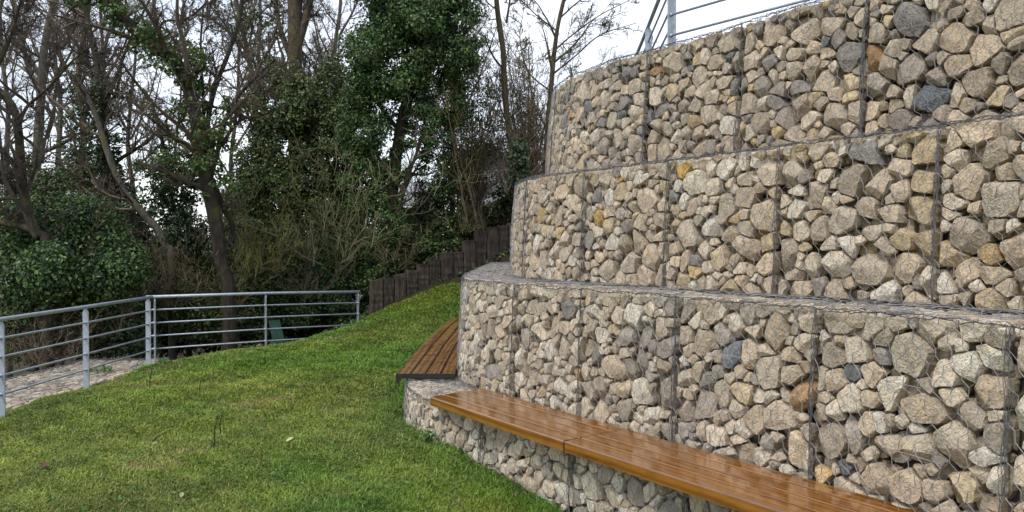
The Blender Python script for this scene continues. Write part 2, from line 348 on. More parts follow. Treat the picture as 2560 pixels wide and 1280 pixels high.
# ------------------------------------------------------------------ gabions
def clip(poly, nx, ny, c):                          # keep nx*x+ny*y <= c
    out = []; m = len(poly)
    for i in range(m):
        a, b = poly[i], poly[(i+1) % m]; da = nx*a[0]+ny*a[1]-c; db = nx*b[0]+ny*b[1]-c
        if da <= 0: out.append(a)
        if (da < 0) != (db < 0) and da != db:
            t = da/(da-db); out.append((a[0]+(b[0]-a[0])*t, a[1]+(b[1]-a[1])*t))
    return out
def cells(r_, W, H, size, asp=1.0):                 # irregular stones packed in a W x H face
    pts = []; rad = []
    for mult, tries in ((2.15, 5), (1.7, 20), (1.3, 70), (1.0, 200), (.72, 260), (.45, 300)):
        for _ in range(int(tries*W*H*(.10/size)**2)+1):
            a, b = r_.uniform(0, W), r_.uniform(0, H); q = size*.5*mult*r_.uniform(.88, 1.12)
            if pts:
                P_ = np.array(pts); dd = np.hypot((P_[:, 0]-a), (P_[:, 1]-b)*asp)
                if (dd < (np.array(rad)+q)*.93).any(): continue
            pts.append((a, b)); rad.append(q)
    pts = np.array(pts); rad = np.array(rad); res = []
    hs = r_.uniform(0, 1, len(pts)); ea = r_.uniform(0, math.pi, len(pts)); ea = np.where(r_.random(len(pts)) < .35, r_.normal(0, .3, len(pts)), ea); el_ = r_.uniform(.05, .58, len(pts))
    for i, (a, b) in enumerate(pts):
        poly = [(0, 0), (W, 0), (W, H), (0, H)]
        d2 = (pts[:, 0]-a)**2+(pts[:, 1]-b)**2; od = np.argsort(d2)[1:18]
        for j in od:
            dx, dy = pts[j]-pts[i]; D = dx*dx+dy*dy; th = math.atan2(dy, dx); ri = rad[i]*(1+el_[i]*math.cos(2*(th-ea[i]))); rj = rad[j]*(1+el_[j]*math.cos(2*(th-ea[j]))); t = min(.76, max(.24, ri/(ri+rj)))
            # a slight turn of each dividing line keeps the outlines from looking like a diagram
            mx_, my_ = a+dx*t, b+dy*t; rt = (((hs[i]+hs[j])*7.31) % 1-.5)*.62; cx_, sx_ = math.cos(rt), math.sin(rt); ddx, ddy = dx*cx_-dy*sx_, dx*sx_+dy*cx_
            poly = clip(poly, ddx, ddy, ddx*mx_+ddy*my_)
            if len(poly) < 3: break
        if len(poly) >= 3 and not (rad[i] < size*.25 and r_.random() < .10): res.append((np.array(poly), rad[i]))
    return res
PAL = np.array([(.54,.455,.345),(.50,.42,.325),(.57,.505,.41),(.49,.43,.345),(.68,.625,.53),(.43,.375,.30),(.51,.42,.285),(.50,.38,.215),(.36,.325,.285),(.26,.245,.23),(.19,.20,.215),(.42,.27,.14),(.68,.64,.56)])*np.array([1.02, 1.0, .965])
PW = {'pale': [3,4,6,6,4.4,4,.6,.12,3.2,.7,.10,.05,2.2], 'tan': [6,6,4,3.5,2.4,3,3.2,1.0,1.2,.4,.05,.14,1.0], 'mixed': [3.2,5,2.4,5,.9,6,1.8,.5,4.4,1.3,.5,.12,.3]}
def rock(r_, poly, na, rings, sink, relief=1.0):
    """stone that fills its cell: returns verts in (u, v, h) and faces"""
    nxt = np.roll(poly, -1, 0); cr_ = poly[:, 0]*nxt[:, 1]-nxt[:, 0]*poly[:, 1]; A = cr_.sum()/2
    if abs(A) < 1e-5: return None
    c = np.array([((poly[:, 0]+nxt[:, 0])*cr_).sum(), ((poly[:, 1]+nxt[:, 1])*cr_).sum()])/(6*A)
    ang = np.arange(na)*2*np.pi/na+r_.uniform(0, 1); rr = np.full(na, 9.); q = poly-c; qn = nxt-c
    for i in range(len(q)):
        ex, ey = qn[i]-q[i]; den = np.cos(ang)*ey-np.sin(ang)*ex; num = q[i][0]*ey-q[i][1]*ex
        with np.errstate(divide='ignore', invalid='ignore'): t = num/den
        t = np.where((den != 0) & (t > 0), t, 9); rr = np.minimum(rr, t)
    Rm = math.sqrt(abs(A)/math.pi)
    rr = np.minimum(rr, Rm*1.75)
    for _ in range(r_.integers(0, 3)):                                # a broken-off corner or two
        a_ = r_.uniform(0, 6.28); cc_ = np.cos(ang-a_); k_ = Rm*r_.uniform(.72, .98); rr = np.where(cc_ > .05, np.minimum(rr, k_/np.maximum(cc_, .05)), rr)
    rr = rr*.97+(np.roll(rr, 1)+np.roll(rr, -1))*.015
    rr = rr*(1-.035*np.abs(r_.normal(size=na)))*.995 - .0008
    rr = np.maximum(rr, Rm*.25)
    prof = [(.62, -1.1), (.98, -.6), (1.0, -.1)] if rings > 4 else [(.7, -.9), (1.0, -.1)]
    rho = np.array([a for a, _ in prof]+list(np.linspace(.93, .22, rings-len(prof)+1))); low = np.array([b for _, b in prof])
    K = len(rho); Hh = Rm*.68*relief*r_.uniform(.7, 1.15)
    ca, sa = np.cos(ang), np.sin(ang)
    U = rho[:, None]*rr*ca; V = rho[:, None]*rr*sa
    npl = r_.integers(2, 5); th = r_.uniform(0, 6.28, npl); npl += 1; th = r_.uniform(0, 6.28, npl); gl = r_.uniform(.6, 2.0, npl); gl[0] = r_.uniform(.0, .45); gl[1] = r_.uniform(.2, .8); pw_ = r_.uniform(7, 15); ofs = r_.uniform(.30, 1.15, npl); ofs[0] = 0; ofs[1] = .16
    def front(u, v, ro):
        h = np.full(np.shape(u), 1.)
        for k in range(npl): h = np.minimum(h, (.92+ofs[k])-gl[k]*(u*math.cos(th[k])+v*math.sin(th[k])+.1*Rm)/Rm)
        return np.minimum(h, 1.15*np.clip(1-ro**pw_, 0, 1)**.75)
    h = np.empty((K, na)); nl = len(prof)
    for k in range(nl): h[k] = low[k]*Rm
    if K > nl: h[nl:] = front(U[nl:], V[nl:], np.repeat(rho[nl:, None], na, 1)*.96)*Hh
    hc = float(front(np.zeros(1), np.zeros(1), np.zeros(1))[0])*Hh
    jit = Rm*.010
    v = np.stack([U+r_.normal(0, jit, U.shape)*.6, V+r_.normal(0, jit, U.shape)*.6, h+r_.normal(0, jit, U.shape)], -1).reshape(-1, 3)
    v = np.vstack([v, [[0, 0, hc]], [[0, 0, -1.2*Rm]]])
    v[:, 0] += c[0]; v[:, 1] += c[1]; v[:, 2] -= Hh*.9+sink
    k, i = np.meshgrid(np.arange(K-1), np.arange(na), indexing='ij'); j = (i+1) % na
    f4 = np.stack([k*na+i, k*na+j, (k+1)*na+j, (k+1)*na+i], -1).reshape(-1, 4)
    ii = np.arange(na); jj = (ii+1) % na
    f3 = np.concatenate([np.stack([(K-1)*na+ii, (K-1)*na+jj, np.full(na, K*na)], -1), np.stack([jj, ii, np.full(na, K*na+1)], -1)])
    return v, {4: f4, 3: f3}, Rm
class Face:                                         # maps (u, v, h) of a gabion face to the world
    def __init__(s, path, s0, s1, z0, z1, batter, bulge=.022, seed=0):
        s.path, s.s0, s.s1, s.z0, s.z1, s.b, s.g, s.k = path, s0, s1, z0, z1, batter, bulge, seed
    def front(s, q):
        u, v, h = q[:, 0], q[:, 1], q[:, 2]; W, H = s.s1-s.s0, s.z1-s.z0
        p, n = s.path.at(s.s0+np.clip(u, -.1, W+.1))
        bl = s.g*np.sin(np.clip(v/H, 0, 1)*math.pi)*np.sin(np.clip(u/W, 0.03, .97)*math.pi)**.5 + .006*wn(np.stack([u+s.s0, v+s.z0], -1), 7, s.k)
        off = h+bl-s.b*v
        return np.stack([p[:, 0]+n[:, 0]*off, p[:, 1]+n[:, 1]*off, s.z0+v+.006*wn(np.stack([u+s.s0, v*0], -1), 5, s.k+1)*(v/H)], -1)
    def top(s, q):                                  # u along, v inwards from the front edge, h up
        u, v, h = q[:, 0], q[:, 1], q[:, 2]; H = s.z1-s.z0
        p, n = s.path.at(s.s0+np.clip(u, -.1, s.s1-s.s0+.1)); off = -s.b*H-v
        return np.stack([p[:, 0]+n[:, 0]*off, p[:, 1]+n[:, 1]*off, s.z1+h+.008*wn(np.stack([u+s.s0, v], -1), 6, s.k)], -1)
def hexmesh(r_, mb, fn, W, H, amp, wob, rad=.0015, hw=.082, p=.078, a=.036, h0=.008):
    nr = int(H/p)+1; ncol = int(W/(hw/2))+1; segs = []; tw = []
    jx = r_.normal(0, wob, (nr+2, ncol+1)); jy = r_.normal(0, wob, (nr+2, ncol+1)); jh = r_.uniform(0, amp, (nr+2, ncol+1))
    node = lambda i, j: (min(W, max(0, i*hw/2+jx[j, i])), min(H, max(0, j*p+((i+j) % 2)*a+jy[j, i])), h0+jh[j, i])
    for j in range(nr+1):
        for i in range(ncol):
            q0, q1 = node(i, j), node(i+1, j)
            if q0[1] < H or q1[1] < H: segs.append((q0, q1))
            if (i+j) % 2 == 1 and j < nr:
                q2 = node(i, j+1)
                if q2[1] <= H: tw.append((q0, q2))
    for lst, rd in ((segs, rad), (tw, rad*1.75)):
        L_ = np.array(lst); mid = L_.mean(1, keepdims=True); q = np.concatenate([L_[:, :1], mid, L_[:, 1:]], 1)
        PL = fn(q.reshape(-1, 3)).reshape(-1, 3, 3); tubes(mb, PL, np.full((len(PL), 3), rd), 3)
def loose_strands(r_, mb, fn, W, D, n, rad=.0016):  # tangle of tie wires lying over the top
    PL = []
    for _ in range(n):
        L_ = r_.uniform(.12, .4); u0 = r_.uniform(0, max(.05, W-L_)); v0 = r_.uniform(.0, D); k = 7; t = np.linspace(0, 1, k); sl_ = r_.normal(0, .10)
        PL.append(np.stack([u0+L_*t, np.clip(v0+sl_*t+r_.normal(0, .006, k), -.005, D), .010+r_.uniform(.0, .018)*np.sin(t*math.pi)+r_.uniform(0, .008)+np.zeros(k)], -1))
    q = np.array(PL); tubes(mb, fn(q.reshape(-1, 3)).reshape(q.shape), np.full(q.shape[:2], rad), 3)
def strand(r_, mb, fn, a, b, rad, wob, h=.012, n=None):
    a, b = np.array(a, float), np.array(b, float); Ld = np.linalg.norm(b-a); n = n or max(4, int(Ld/.035)); t = np.linspace(0, 1, n)[:, None]
    q = a+(b-a)*t+r_.normal(0, wob, (n, 3)); ph_ = r_.uniform(0, 6, 3); q[:, :2] += (wob*1.6*(np.sin(t*Ld*7+ph_[0])+np.sin(t*Ld*17+ph_[1])))*(t*(1-t)*4)**.3*(np.array([(b-a)[1], (b-a)[0]])/Ld if Ld else 0); q[:, 2] = np.abs(q[:, 2]-h)*.6+h
    tubes(mb, fn(q)[None], np.full((1, n), rad), 4)
def lacing(r_, mb, fn, a, b, rad, coil, pitch, wob=.003, h=.012):
    a, b = np.array(a, float), np.array(b, float); Ld = np.linalg.norm(b-a); tt = (b-a)/Ld; nn = np.cross(tt, [0, 0, 1.]); n = int(Ld/pitch*6); t = np.linspace(0, 1, n)
    ph = t*Ld/pitch*6.283+.8*wn(t[:, None]*Ld, 9, 2); cl = coil*(1+.45*wn(t[:, None]*Ld, 16, 3))
    q = a+(b-a)*t[:, None]+nn*(np.cos(ph)*cl)[:, None]; q[:, 2] = h+np.sin(ph)*cl*.8; q += r_.normal(0, wob, q.shape)
    tubes(mb, fn(q)[None], np.full((1, n), rad), 3)
ORD = ['first', 'second', 'third', 'fourth', 'fifth', 'sixth', 'seventh', 'eighth', 'ninth', 'tenth', 'eleventh', 'twelfth', 'thirteenth', 'fourteenth']
def gabion(path, s0, s1, z0, z1, batter, label, seed, size=.105, pal='pale', lod=0, depth=.85, top_d=.62, toplod=0, name='gabion_basket', group='wire baskets of the terraced stone wall'):
    r_ = np.random.default_rng(seed); W, H = s1-s0, z1-z0; fc = Face(path, s0, s1, z0, z1, batter, seed=seed % 5)
    pb, nb = path.at(np.array([(s0+s1)/2])); base = np.array([pb[0, 0]-nb[0, 0]*.4, pb[0, 1]-nb[0, 1]*.4, z0])
    t = thing(name, label, 'gabion', base, group)
    pw = np.array(PW[pal]); pw = pw/pw.sum()
    def colour():
        c = PAL[r_.choice(len(PAL), p=pw)]*r_.uniform(.80, 1.17); c = c*(1+np.array([.010, 0, -.015])*r_.normal()); return c*min(1, .64/c[0])
    gap = .018
    def layer(mb_or_none, WW, HH, sz, na, rings, sink, fn, asp, relief, u0=0, v0=0, dark=1., collect=None):
        for poly, rad in cells(r_, WW, HH, sz, asp):
            k = rock(r_, poly+np.array([u0, v0]), na, rings, sink+r_.uniform(0, .009)+(.014 if r_.random() < .12 else 0), relief)
            if k is None: continue
            v, f, Rm = k
            v = v+np.stack([wn(v*1.0+seed, 26, q_) for q_ in (1, 2, 3)], -1)*min(.0045, Rm*.07)+np.stack([wn(v*1.0+seed, 85, q_) for q_ in (4, 5, 6)], -1)*.0014
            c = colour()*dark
            if collect is not None: collect.append((Rm, fn(v), f, c))
            else: mb_or_none.add(fn(v), f, c)
    fill = MB(); stones = []
    if lod == 0:
        layer(None, W-2*gap, H-.012, size, 28, 11, .0, fc.front, 1.0, 1.0, gap, .004, collect=stones)
        layer(fill, W-2*gap, H-.02, size*.95, 10, 4, .075, fc.front, 1.0, 1.0, gap, .006, .8)  # back layer darkened in its colour, for the shade between front stones
    else:
        layer(fill, W-2*gap, H-.012, size*1.15, 12, 6, .0, fc.front, 1.0, 1.0, gap, .004)
    if top_d > 0: layer(fill, W-2*gap, top_d, size*.95, 14 if toplod == 0 else 9, 6 if toplod == 0 else 4, .004, fc.top, 1.45, .55, gap, .012)
    for u_, v_, _, cc in SPECIAL.get(seed, []):
        tg = fc.front(np.array([[u_*W, v_*H, 0]]))[0]; dd = [np.linalg.norm(q[1].mean(0)-tg)-q[0]*1.2 for q in stones]; b_ = int(np.argmin(dd)); stones[b_] = stones[b_][:3]+(np.array(cc),)
    stones.sort(key=lambda q: -q[0])
    for i, (Rm, v, f, c) in enumerate(stones):
        if i < 100:
            mb = MB(); mb.add(v, f, c); mb.build('stone', M['rock'], t, loc=v.mean(0), smooth=False)
        else: fill.add(v, f, c)
    fo = fill.build('stone_fill', M['rock'], t, loc=base); fo['kind'] = 'stuff'
    # dark core box added behind the stones to block light in the gaps
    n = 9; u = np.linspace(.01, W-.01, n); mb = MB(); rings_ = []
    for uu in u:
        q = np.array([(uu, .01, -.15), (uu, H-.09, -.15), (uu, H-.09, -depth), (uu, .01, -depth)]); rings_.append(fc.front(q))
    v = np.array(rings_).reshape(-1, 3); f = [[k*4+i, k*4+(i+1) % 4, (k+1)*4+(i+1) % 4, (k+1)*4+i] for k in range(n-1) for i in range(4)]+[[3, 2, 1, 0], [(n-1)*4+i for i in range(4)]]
    mb.add(v, f); co_ = mb.build('light_block_core', M['core'], t, loc=base); co_['kind'] = 'stuff'
    # cage
    wm = MB(); hexmesh(r_, wm, fc.front, W, H, .010, .0045)
    if top_d > 0:
        hexmesh(r_, wm, fc.top, W, top_d, .012, .008, p=.07); loose_strands(r_, wm, fc.top, W, top_d, int((14 if top_d < 1 else 60)*W))
    for v_ in (H*.34, H*.67):
        for _ in range(2):
            if r_.random() < .6:
                a = r_.uniform(.08, W-.45); strand(r_, wm, fc.front, (a, v_, .012), (a+r_.uniform(.18, .32), v_-.01, .012), .0018, .0008)
    wm.build('wire_mesh', M['wire'], t, loc=base, col=False)
    ed = MB()
    for u_ in (.006, W-.006):
        for k in range(2): strand(r_, ed, fc.front, (u_+r_.normal(0, .004), 0, .004), (u_+r_.normal(0, .004), H, .004), .0018, .0036)
        if u_ > .1: lacing(r_, ed, fc.front, (u_+.004, .0, .01), (u_+.004, H, .01), .0016, .008, .08)
    for k in range(2): strand(r_, ed, fc.front, (0, H-.004, .006), (W, H-.004, .006), .0028, .004)
    lacing(r_, ed, fc.front, (0, H-.002, .01), (W, H-.002, .01), .0019, .011, .045)
    strand(r_, ed, fc.front, (0, .012, .004), (W, .012, .004), .0024, .003)
    ed.build('edge_wire', M['wire_dark'], t, loc=base, col=False)
    return t
SPECIAL = {403: [(.42, .27, 1.35, (.18, .195, .215))], 203: [(.47, .75, 1, (.22, .235, .26)), (.92, .60, 1, (.42, .27, .15))], 302: [(.42, .92, 1, (.58, .38, .09)), (.2, .5, 1, (.55, .38, .14))], 301: [(.3, .7, 1, (.56, .42, .19))], 303: [(.15, .93, 1, (.55, .37, .10))]}
def tier(path, z0, z1, batter, seams, where, pals, size, seed, ends, top_d, side_lab):
    ss = [path.s_px(x) for x in seams]; front0 = ss[0]-ends[0]; bounds = [front0]+ss
    while bounds[-1]+1.0 < path.L-.1 and len(bounds) < ends[1]: bounds.append(bounds[-1]+1.0)
    for i in range(len(bounds)-1):
        gabion(path, bounds[i], bounds[i+1], z0, z1, batter, where[i], seed+i, size*(.88+.03*i), pals[i % len(pals)], 0, top_d=top_d)
    # baskets running on behind the rounded end
    s1 = front0; k = 0
    while s1 > .35:
        s0_ = max(0, s1-2.2); 
        if s0_ < .5: s0_ = 0.0
        gabion(path, s0_, s1, z0, z1, batter, side_lab[min(k, len(side_lab)-1)], seed+40+k, size*1.3, pals[0], 1, top_d=top_d, toplod=0 if top_d > .5 else 1)
        s1 = s0_; k += 1
ZS, ZA, ZB, ZC = -1.36, -.35, .65, 1.74
tier(T0, -1.93, ZS, .01, [1205, 1430, 1722], [
 'low gabion at the rounded grassy corner, beside the left tip of the glossy bench', 'low gabion under the glossy bench, directly left of the seam below the black joint',
 'low gabion under the glossy bench, directly right of the seam below the black joint', 'low gabion under the long glossy bench at the bottom edge of the photo',
 'low gabion just past the bottom edge of the photo, under the long bench', 'last low gabion near the camera, past the end of the long bench'], ['pale'], .092, 100, (1.7, 7), .62,
 ['low gabion under the brown bench, nearest its black end cap', 'low gabion under the middle of the brown bench', 'last low gabion at the far end of the brown bench'])
tier(T1, ZS+.005, ZA, .045, [1282, 1450, 1688, 2034, 2520], [
 'curved pale gabion at the rounded end of the tier standing behind the glossy bench', 'gabion behind the glossy bench, second from the rounded end, left of the black joint',
 'gabion behind the glossy bench, third from the rounded end, above the black joint', 'gabion behind the long bench holding one blue-grey and one rusty orange stone',
 'large-stoned gabion behind the long bench, fifth from the rounded end', 'gabion cut by the right edge of the photo, in the tier behind the bench'],
 ['pale'], .100, 200, (1.45, 7), .62,
 ['gabion with mesh-covered top beside the brown bench, next to the rounded end', 'mesh-topped gabion along the middle of the brown bench', 'mesh-topped gabion ending at the dark sleepers'])
tier(T2, ZA+.005, ZB, .055, [1308, 1455, 1663, 1942, 2342], [
 'narrow curved gabion at the left end of the second highest tier', 'second highest tier gabion second from its left end, small golden stones',
 'second highest tier gabion with an ochre stone at its top edge', 'second highest tier gabion fourth from its left end, midway along',
 'second highest tier gabion fifth from its left end', 'second highest tier gabion of big tan stones at the right edge of the photo'],
 ['tan'], .104, 300, (1.0, 7), .62,
 ['second highest tier gabion running back behind its rounded end', 'second highest tier gabion further back behind the rounded end', 'rearmost gabion of the second highest tier near the bank'])
tier(T3, ZB+.005, ZC, .075, [1608, 1838, 2152, 2575], [
 'curved top tier gabion at the left end, against the trees', 'top tier gabion below the corner posts of the upper railing',
 'top tier gabion third from the left, below the upper rails', 'top tier gabion with one big blue-grey stone, at the top right of the photo', 'top tier gabion just past the right edge of the photo'],
 ['mixed'], .108, 400, (1.75, 6), .30,
 ['top tier gabion running back behind its rounded end', 'top tier gabion further back beside the shrubs', 'rearmost top tier gabion'])
# low gabion with a flat top beyond the left railing
PL_ = Path([(-5.62, 3.2), (-5.62, 9.0), (-5.55, 10.4), (-5.52, 11.75)])
PLo = Path([(-6.75, 13.2)[::1], (-6.85, 11), (-6.95, 9), (-7.0, 3.0)])
def left_gabion(s0, s1, label, seed):
    gabion(PLo, s0, s1, -2.75, -1.845, 0, label, seed, .13, 'pale', 1, depth=1.1, top_d=1.32, toplod=0, group='flat gabions beyond the left railing')
left_gabion(1.0, 2.9, 'flat-topped gabion behind the railing corner, a small weed on it', 501)
left_gabion(2.9, 4.9, 'flat-topped gabion behind the left railing between two posts', 502)
left_gabion(4.9, 7.0, 'flat-topped gabion behind the left railing at the photo edge', 503)

# ------------------------------------------------------------------ benches
def bench(name, label, A, d, length, width, nb, mat, black_end=False, skew=(0, 0), z=-1.29, gapw=.016, joint_start=False, group=None):
    A = np.array([A[0], A[1], 0.]); d = np.array([d[0], d[1], 0.]); d /= np.linalg.norm(d); n = np.array([-d[1], d[0], 0.])
    if name == 'far': n = np.array([d[1], -d[0], 0.])
    base = A+np.array([0, 0, z-.05]); t = thing('wooden_bench', label, 'bench', base, group)
    bw = (width-(nb-1)*gapw)/nb
    def boards(k):
        a0 = k*(bw+gapw); r = .004
        if k == 0:
            pr = [(0, -.070), (0, -.009), (.0025, -.0025), (.009, 0), (bw-r, 0), (bw, -r), (bw, -.042), (.038, -.042), (.036, -.070)]
        else: pr = [(a0, -.042), (a0, -r), (a0+r, 0), (a0+bw-r, 0), (a0+bw, -r), (a0+bw, -.042)]
        return pr
    flip = np.dot(np.cross(d, n), [0, 0, 1.]) < 0
    for k in range(nb):
        # each board made in its own axes so the grain runs along it
        pr = boards(k); mb = MB(); sweep(mb, [(a, b) for a, b in (pr if not flip else pr[::-1])], (0, 0, 0), (1, 0, 0), (0, 1, 0) if not flip else (0, -1, 0), length-.004,
              rng.uniform(.2, 1, 3), skew, 6)
        o = mb.build('board', mat, t); o.rotation_euler = (0, 0, math.atan2(d[1], d[0])); o.location = A-base+np.array([0, 0, z+(0 if k else 0)])
    # bearers and joint pieces
    mb = MB()
    for q in np.arange(.25, length-.1, .7): sweep(mb, [(.07, -.075), (.07, -.0425), (width-.03, -.0425), (width-.03, -.075)][::(1 if not flip else -1)], A+d*q+np.array([0, 0, z]), d, n, .05)
    mb.build('bearer', M['black'], t, col=False, loc=base)
    if black_end:
        mb = MB(); e0 = A-d*.004+np.array([0, 0, z-.001])
        pts = [(-.006, -.092), (-.006, -.006), (.004, 0), (width, 0), (width, -.046), (.034, -.046), (.030, -.092)]
        sweep(mb, pts[::(1 if not flip else -1)], e0-d*.006, d, n, .009); mb.build('end_cap', M['black'], t, col=False, loc=base)
    if joint_start:
        mb = MB(); pts = [(-.003, -.080), (-.003, -.014), (.004, .001), (.016, .0025), (.050, .0025), (.050, -.04)]
        sweep(mb, pts[::(1 if not flip else -1)], A-d*.008+np.array([0, 0, z]), d, n, .010); mb.build('joint_strip', M['black'], t, col=False, loc=base)
    return t
A0 = np.array([-.690, 6.40]); A1 = np.array([.342, 4.955]); d1 = A1-A0
bench('near', 'glossy orange wooden bench with its end at the rounded corner, up to the black joint', A0, d1, np.linalg.norm(d1)-.008, .56, 4, M['wood'], skew=(-.12, .0), group='slatted benches on the low gabions')
bench('near', 'long glossy orange wooden bench from the black joint slot to the photo bottom', A1, (.590, -.807), 3.0, .56, 4, M['wood'], joint_start=True, group='slatted benches on the low gabions')
Q = [np.array(q) for q in ((-1.150, 7.55), (-1.160, 9.66), (-1.120, 11.9), (-1.01, 13.9))]
for i, lb in enumerate(['brown weathered bench stretch with black end cap facing the camera', 'brown weathered bench stretch in the middle, beyond the black-capped one', 'farthest short stretch of the brown weathered bench, by the loose stones']):
    dd = Q[i+1]-Q[i]; bench('far', lb, Q[i], dd, np.linalg.norm(dd)-.004, .57, 4, M['wood_worn'], black_end=(i == 0), gapw=.022, group='slatted benches on the low gabions')

# ------------------------------------------------------------------ railings
def post(t, x, y, zb, zt, dirn, w=.075, th=.012):
    """flat bar standing across the run of the rail, pointed at the top"""
    d = np.array([dirn[0], dirn[1], 0.]); d /= np.linalg.norm(d); n = np.array([-d[1], d[0], 0.]); o = np.array([x, y, 0.])
    pr = [(-w/2, zb), (w/2, zb), (w/2, zt-.05), (.012, zt), (-.012, zt), (-w/2, zt-.05)]
    mb = MB(); sweep(mb, pr, o-d*th/2, d, n, th); mb.build('post', M['steel'], t, col=False, loc=(x, y, zb))
def rail(t, a, b, r, name='rail', n=10, curve=None):
    pts = np.array([a, b], float) if curve is None else np.array(curve, float); k = len(pts)
    mb = MB(); tubes(mb, pts[None], np.full((1, k), r), n); mb.build(name, M['steel'], t, smooth=True, col=False, loc=pts[0])
def railing(label, pts, zt, zbs, nr=4, extra=None, shift=0., post_w=.075, post_th=.012):
    """pts: post feet along the run; zt: list of handrail heights; zbs: foot heights"""
    t = thing('metal_railing', label, 'railing', (pts[0][0], pts[0][1], zbs[0]), 'galvanised pipe railings')
    P3 = [np.array([p[0], p[1], z]) for p, z in zip(pts, zt)]; d = P3[-1]-P3[0]
    lo, hi = P3[0].copy(), P3[-1].copy(); dn = d/np.linalg.norm(d)
    if extra: lo = lo-dn*extra[0]; hi = hi+dn*extra[1]
    rail(t, lo, hi, .0235, 'handrail', 14, [lo]+P3[1:-1]+[hi])
    for k in range(1, nr+1):
        o = np.array([0, 0, -.2*k]); rail(t, 0, 0, .0125, 'rail', 8, [lo+o]+[p+o for p in P3[1:-1]]+[hi+o])
    for p, z, zb in zip(pts, zt, zbs):
        q = np.array([[[p[0], p[1], z-.2*k]-dn*.022, [p[0], p[1], z-.2*k], [p[0], p[1], z-.2*k]+dn*.022] for k in range(1, nr+1)]); mb = MB(); tubes(mb, q, np.full((nr, 3), .0175), 8); mb.build('weld_collar', M['steel'], t, smooth=True, col=False, loc=q[0, 1])
    for p, z, zb in zip(pts, zt, zbs): post(t, p[0], p[1], zb, z-.02, d[:2], post_w, post_th)
    return t
railing('near left stretch of grey pipe railing, running away from the photo edge to the corner', [(-5.43, 6.45), (-5.43, 8.06), (-5.42, 9.65), (-5.44, 11.35)], [-.80, -.80, -.80, -.80], [-1.95]*4, extra=(.1, .12))
railing('back stretch of grey pipe railing in front of the undergrowth, from corner to slope', [(-5.49, 11.66), (-4.13, 12.72), (-2.80, 13.78)], [-.81, -.825, -.865], [-1.95, -1.95, -1.75], extra=(.12, .04))
railing('upper pipe railing above the top tier, running to the top right', [(1.545, 7.44), (2.62, 6.15), (3.7, 4.86)], [2.83]*3, [1.55]*3, extra=(.02, .3), post_w=.085)
railing('upper pipe railing stretch running back from its corner posts, against the sky', [(1.63, 7.78), (1.77, 9.9), (1.90, 12.0)], [2.83, 2.83, 2.83], [1.55]*3, extra=(.0, .2), post_w=.085)

# ------------------------------------------------------------------ sleepers
xs_ = [928, 959, 987, 1017, 1045, 1074, 1104, 1132, 1160, 1190, 1218, 1249, 1272, 1300, 1330]
tp_ = [700, 695, 686, 675, 661, 647, 631, 630, 601, 577, 568, 563, 556, 548]
for i in range(14):
    r_ = np.random.default_rng(900+i)
    f = lambda x: 14.5+(x-928)/343*1.3
    xa, xb = xs_[i], xs_[i+1]; da, db = f(xa), f(xb); a = P(xa, 700, da); b = P(xb, 700, db); dm = (da+db)/2; zt = (HY-tp_[i])/F*dm
    zb = min(zt-.7, float(ground_z([(a[0]+b[0])/2], [dm])[0])-.3); n_ = 14; d = b-a; d[2] = 0; Ld = np.linalg.norm(d); d /= Ld; nn = np.array([d[1], -d[0], 0]); off = r_.normal(0, .012); lean = r_.normal(0, .010)
    mb = MB(); rows = []
    for k in range(n_+1):
        t_ = k/n_; z = zb+(zt-zb)*t_; g0, g1 = .002+abs(r_.normal(0, .003)), .002+abs(r_.normal(0, .003)); fr = off+r_.normal(0, .004)+lean*(z-zb)
        A_ = a.copy(); A_[2] = 0; top = (0 if k < n_ else r_.normal(0, .012))
        rows.append([A_+d*g0+nn*(fr-.006)+[0, 0, z+top], A_+d*(g0+.02)+nn*(fr+.01)+[0, 0, z+top], A_+d*(Ld-g1-.02)+nn*(fr+.008)+[0, 0, z-top], A_+d*(Ld-g1)+nn*(fr-.006)+[0, 0, z-top],
                     A_+d*(Ld-g1)-nn*.13+[0, 0, z-top], A_+d*g0-nn*.13+[0, 0, z+top]])
    v = np.array(rows).reshape(-1, 3); m = 6; fd = {4: [[k*m+j, k*m+(j+1) % m, (k+1)*m+(j+1) % m, (k+1)*m+j] for k in range(n_) for j in range(m)], 6: [list(range(m))[::-1], list(range(n_*m, n_*m+m))]}
    mb.add(v, fd, np.full(3, r_.uniform(.30, .85)))
    o = mb.build('wooden_sleeper', M['sleeper'], loc=np.array([a[0], a[1], zb]))
    tag(o, f'upright dark timber sleeper, {ORD[i]} from the railing end of the retaining row' if i < 12 else f'upright dark timber sleeper, {ORD[i]} from the railing end, behind the wall', 'sleeper', 'upright sleepers retaining the bank')

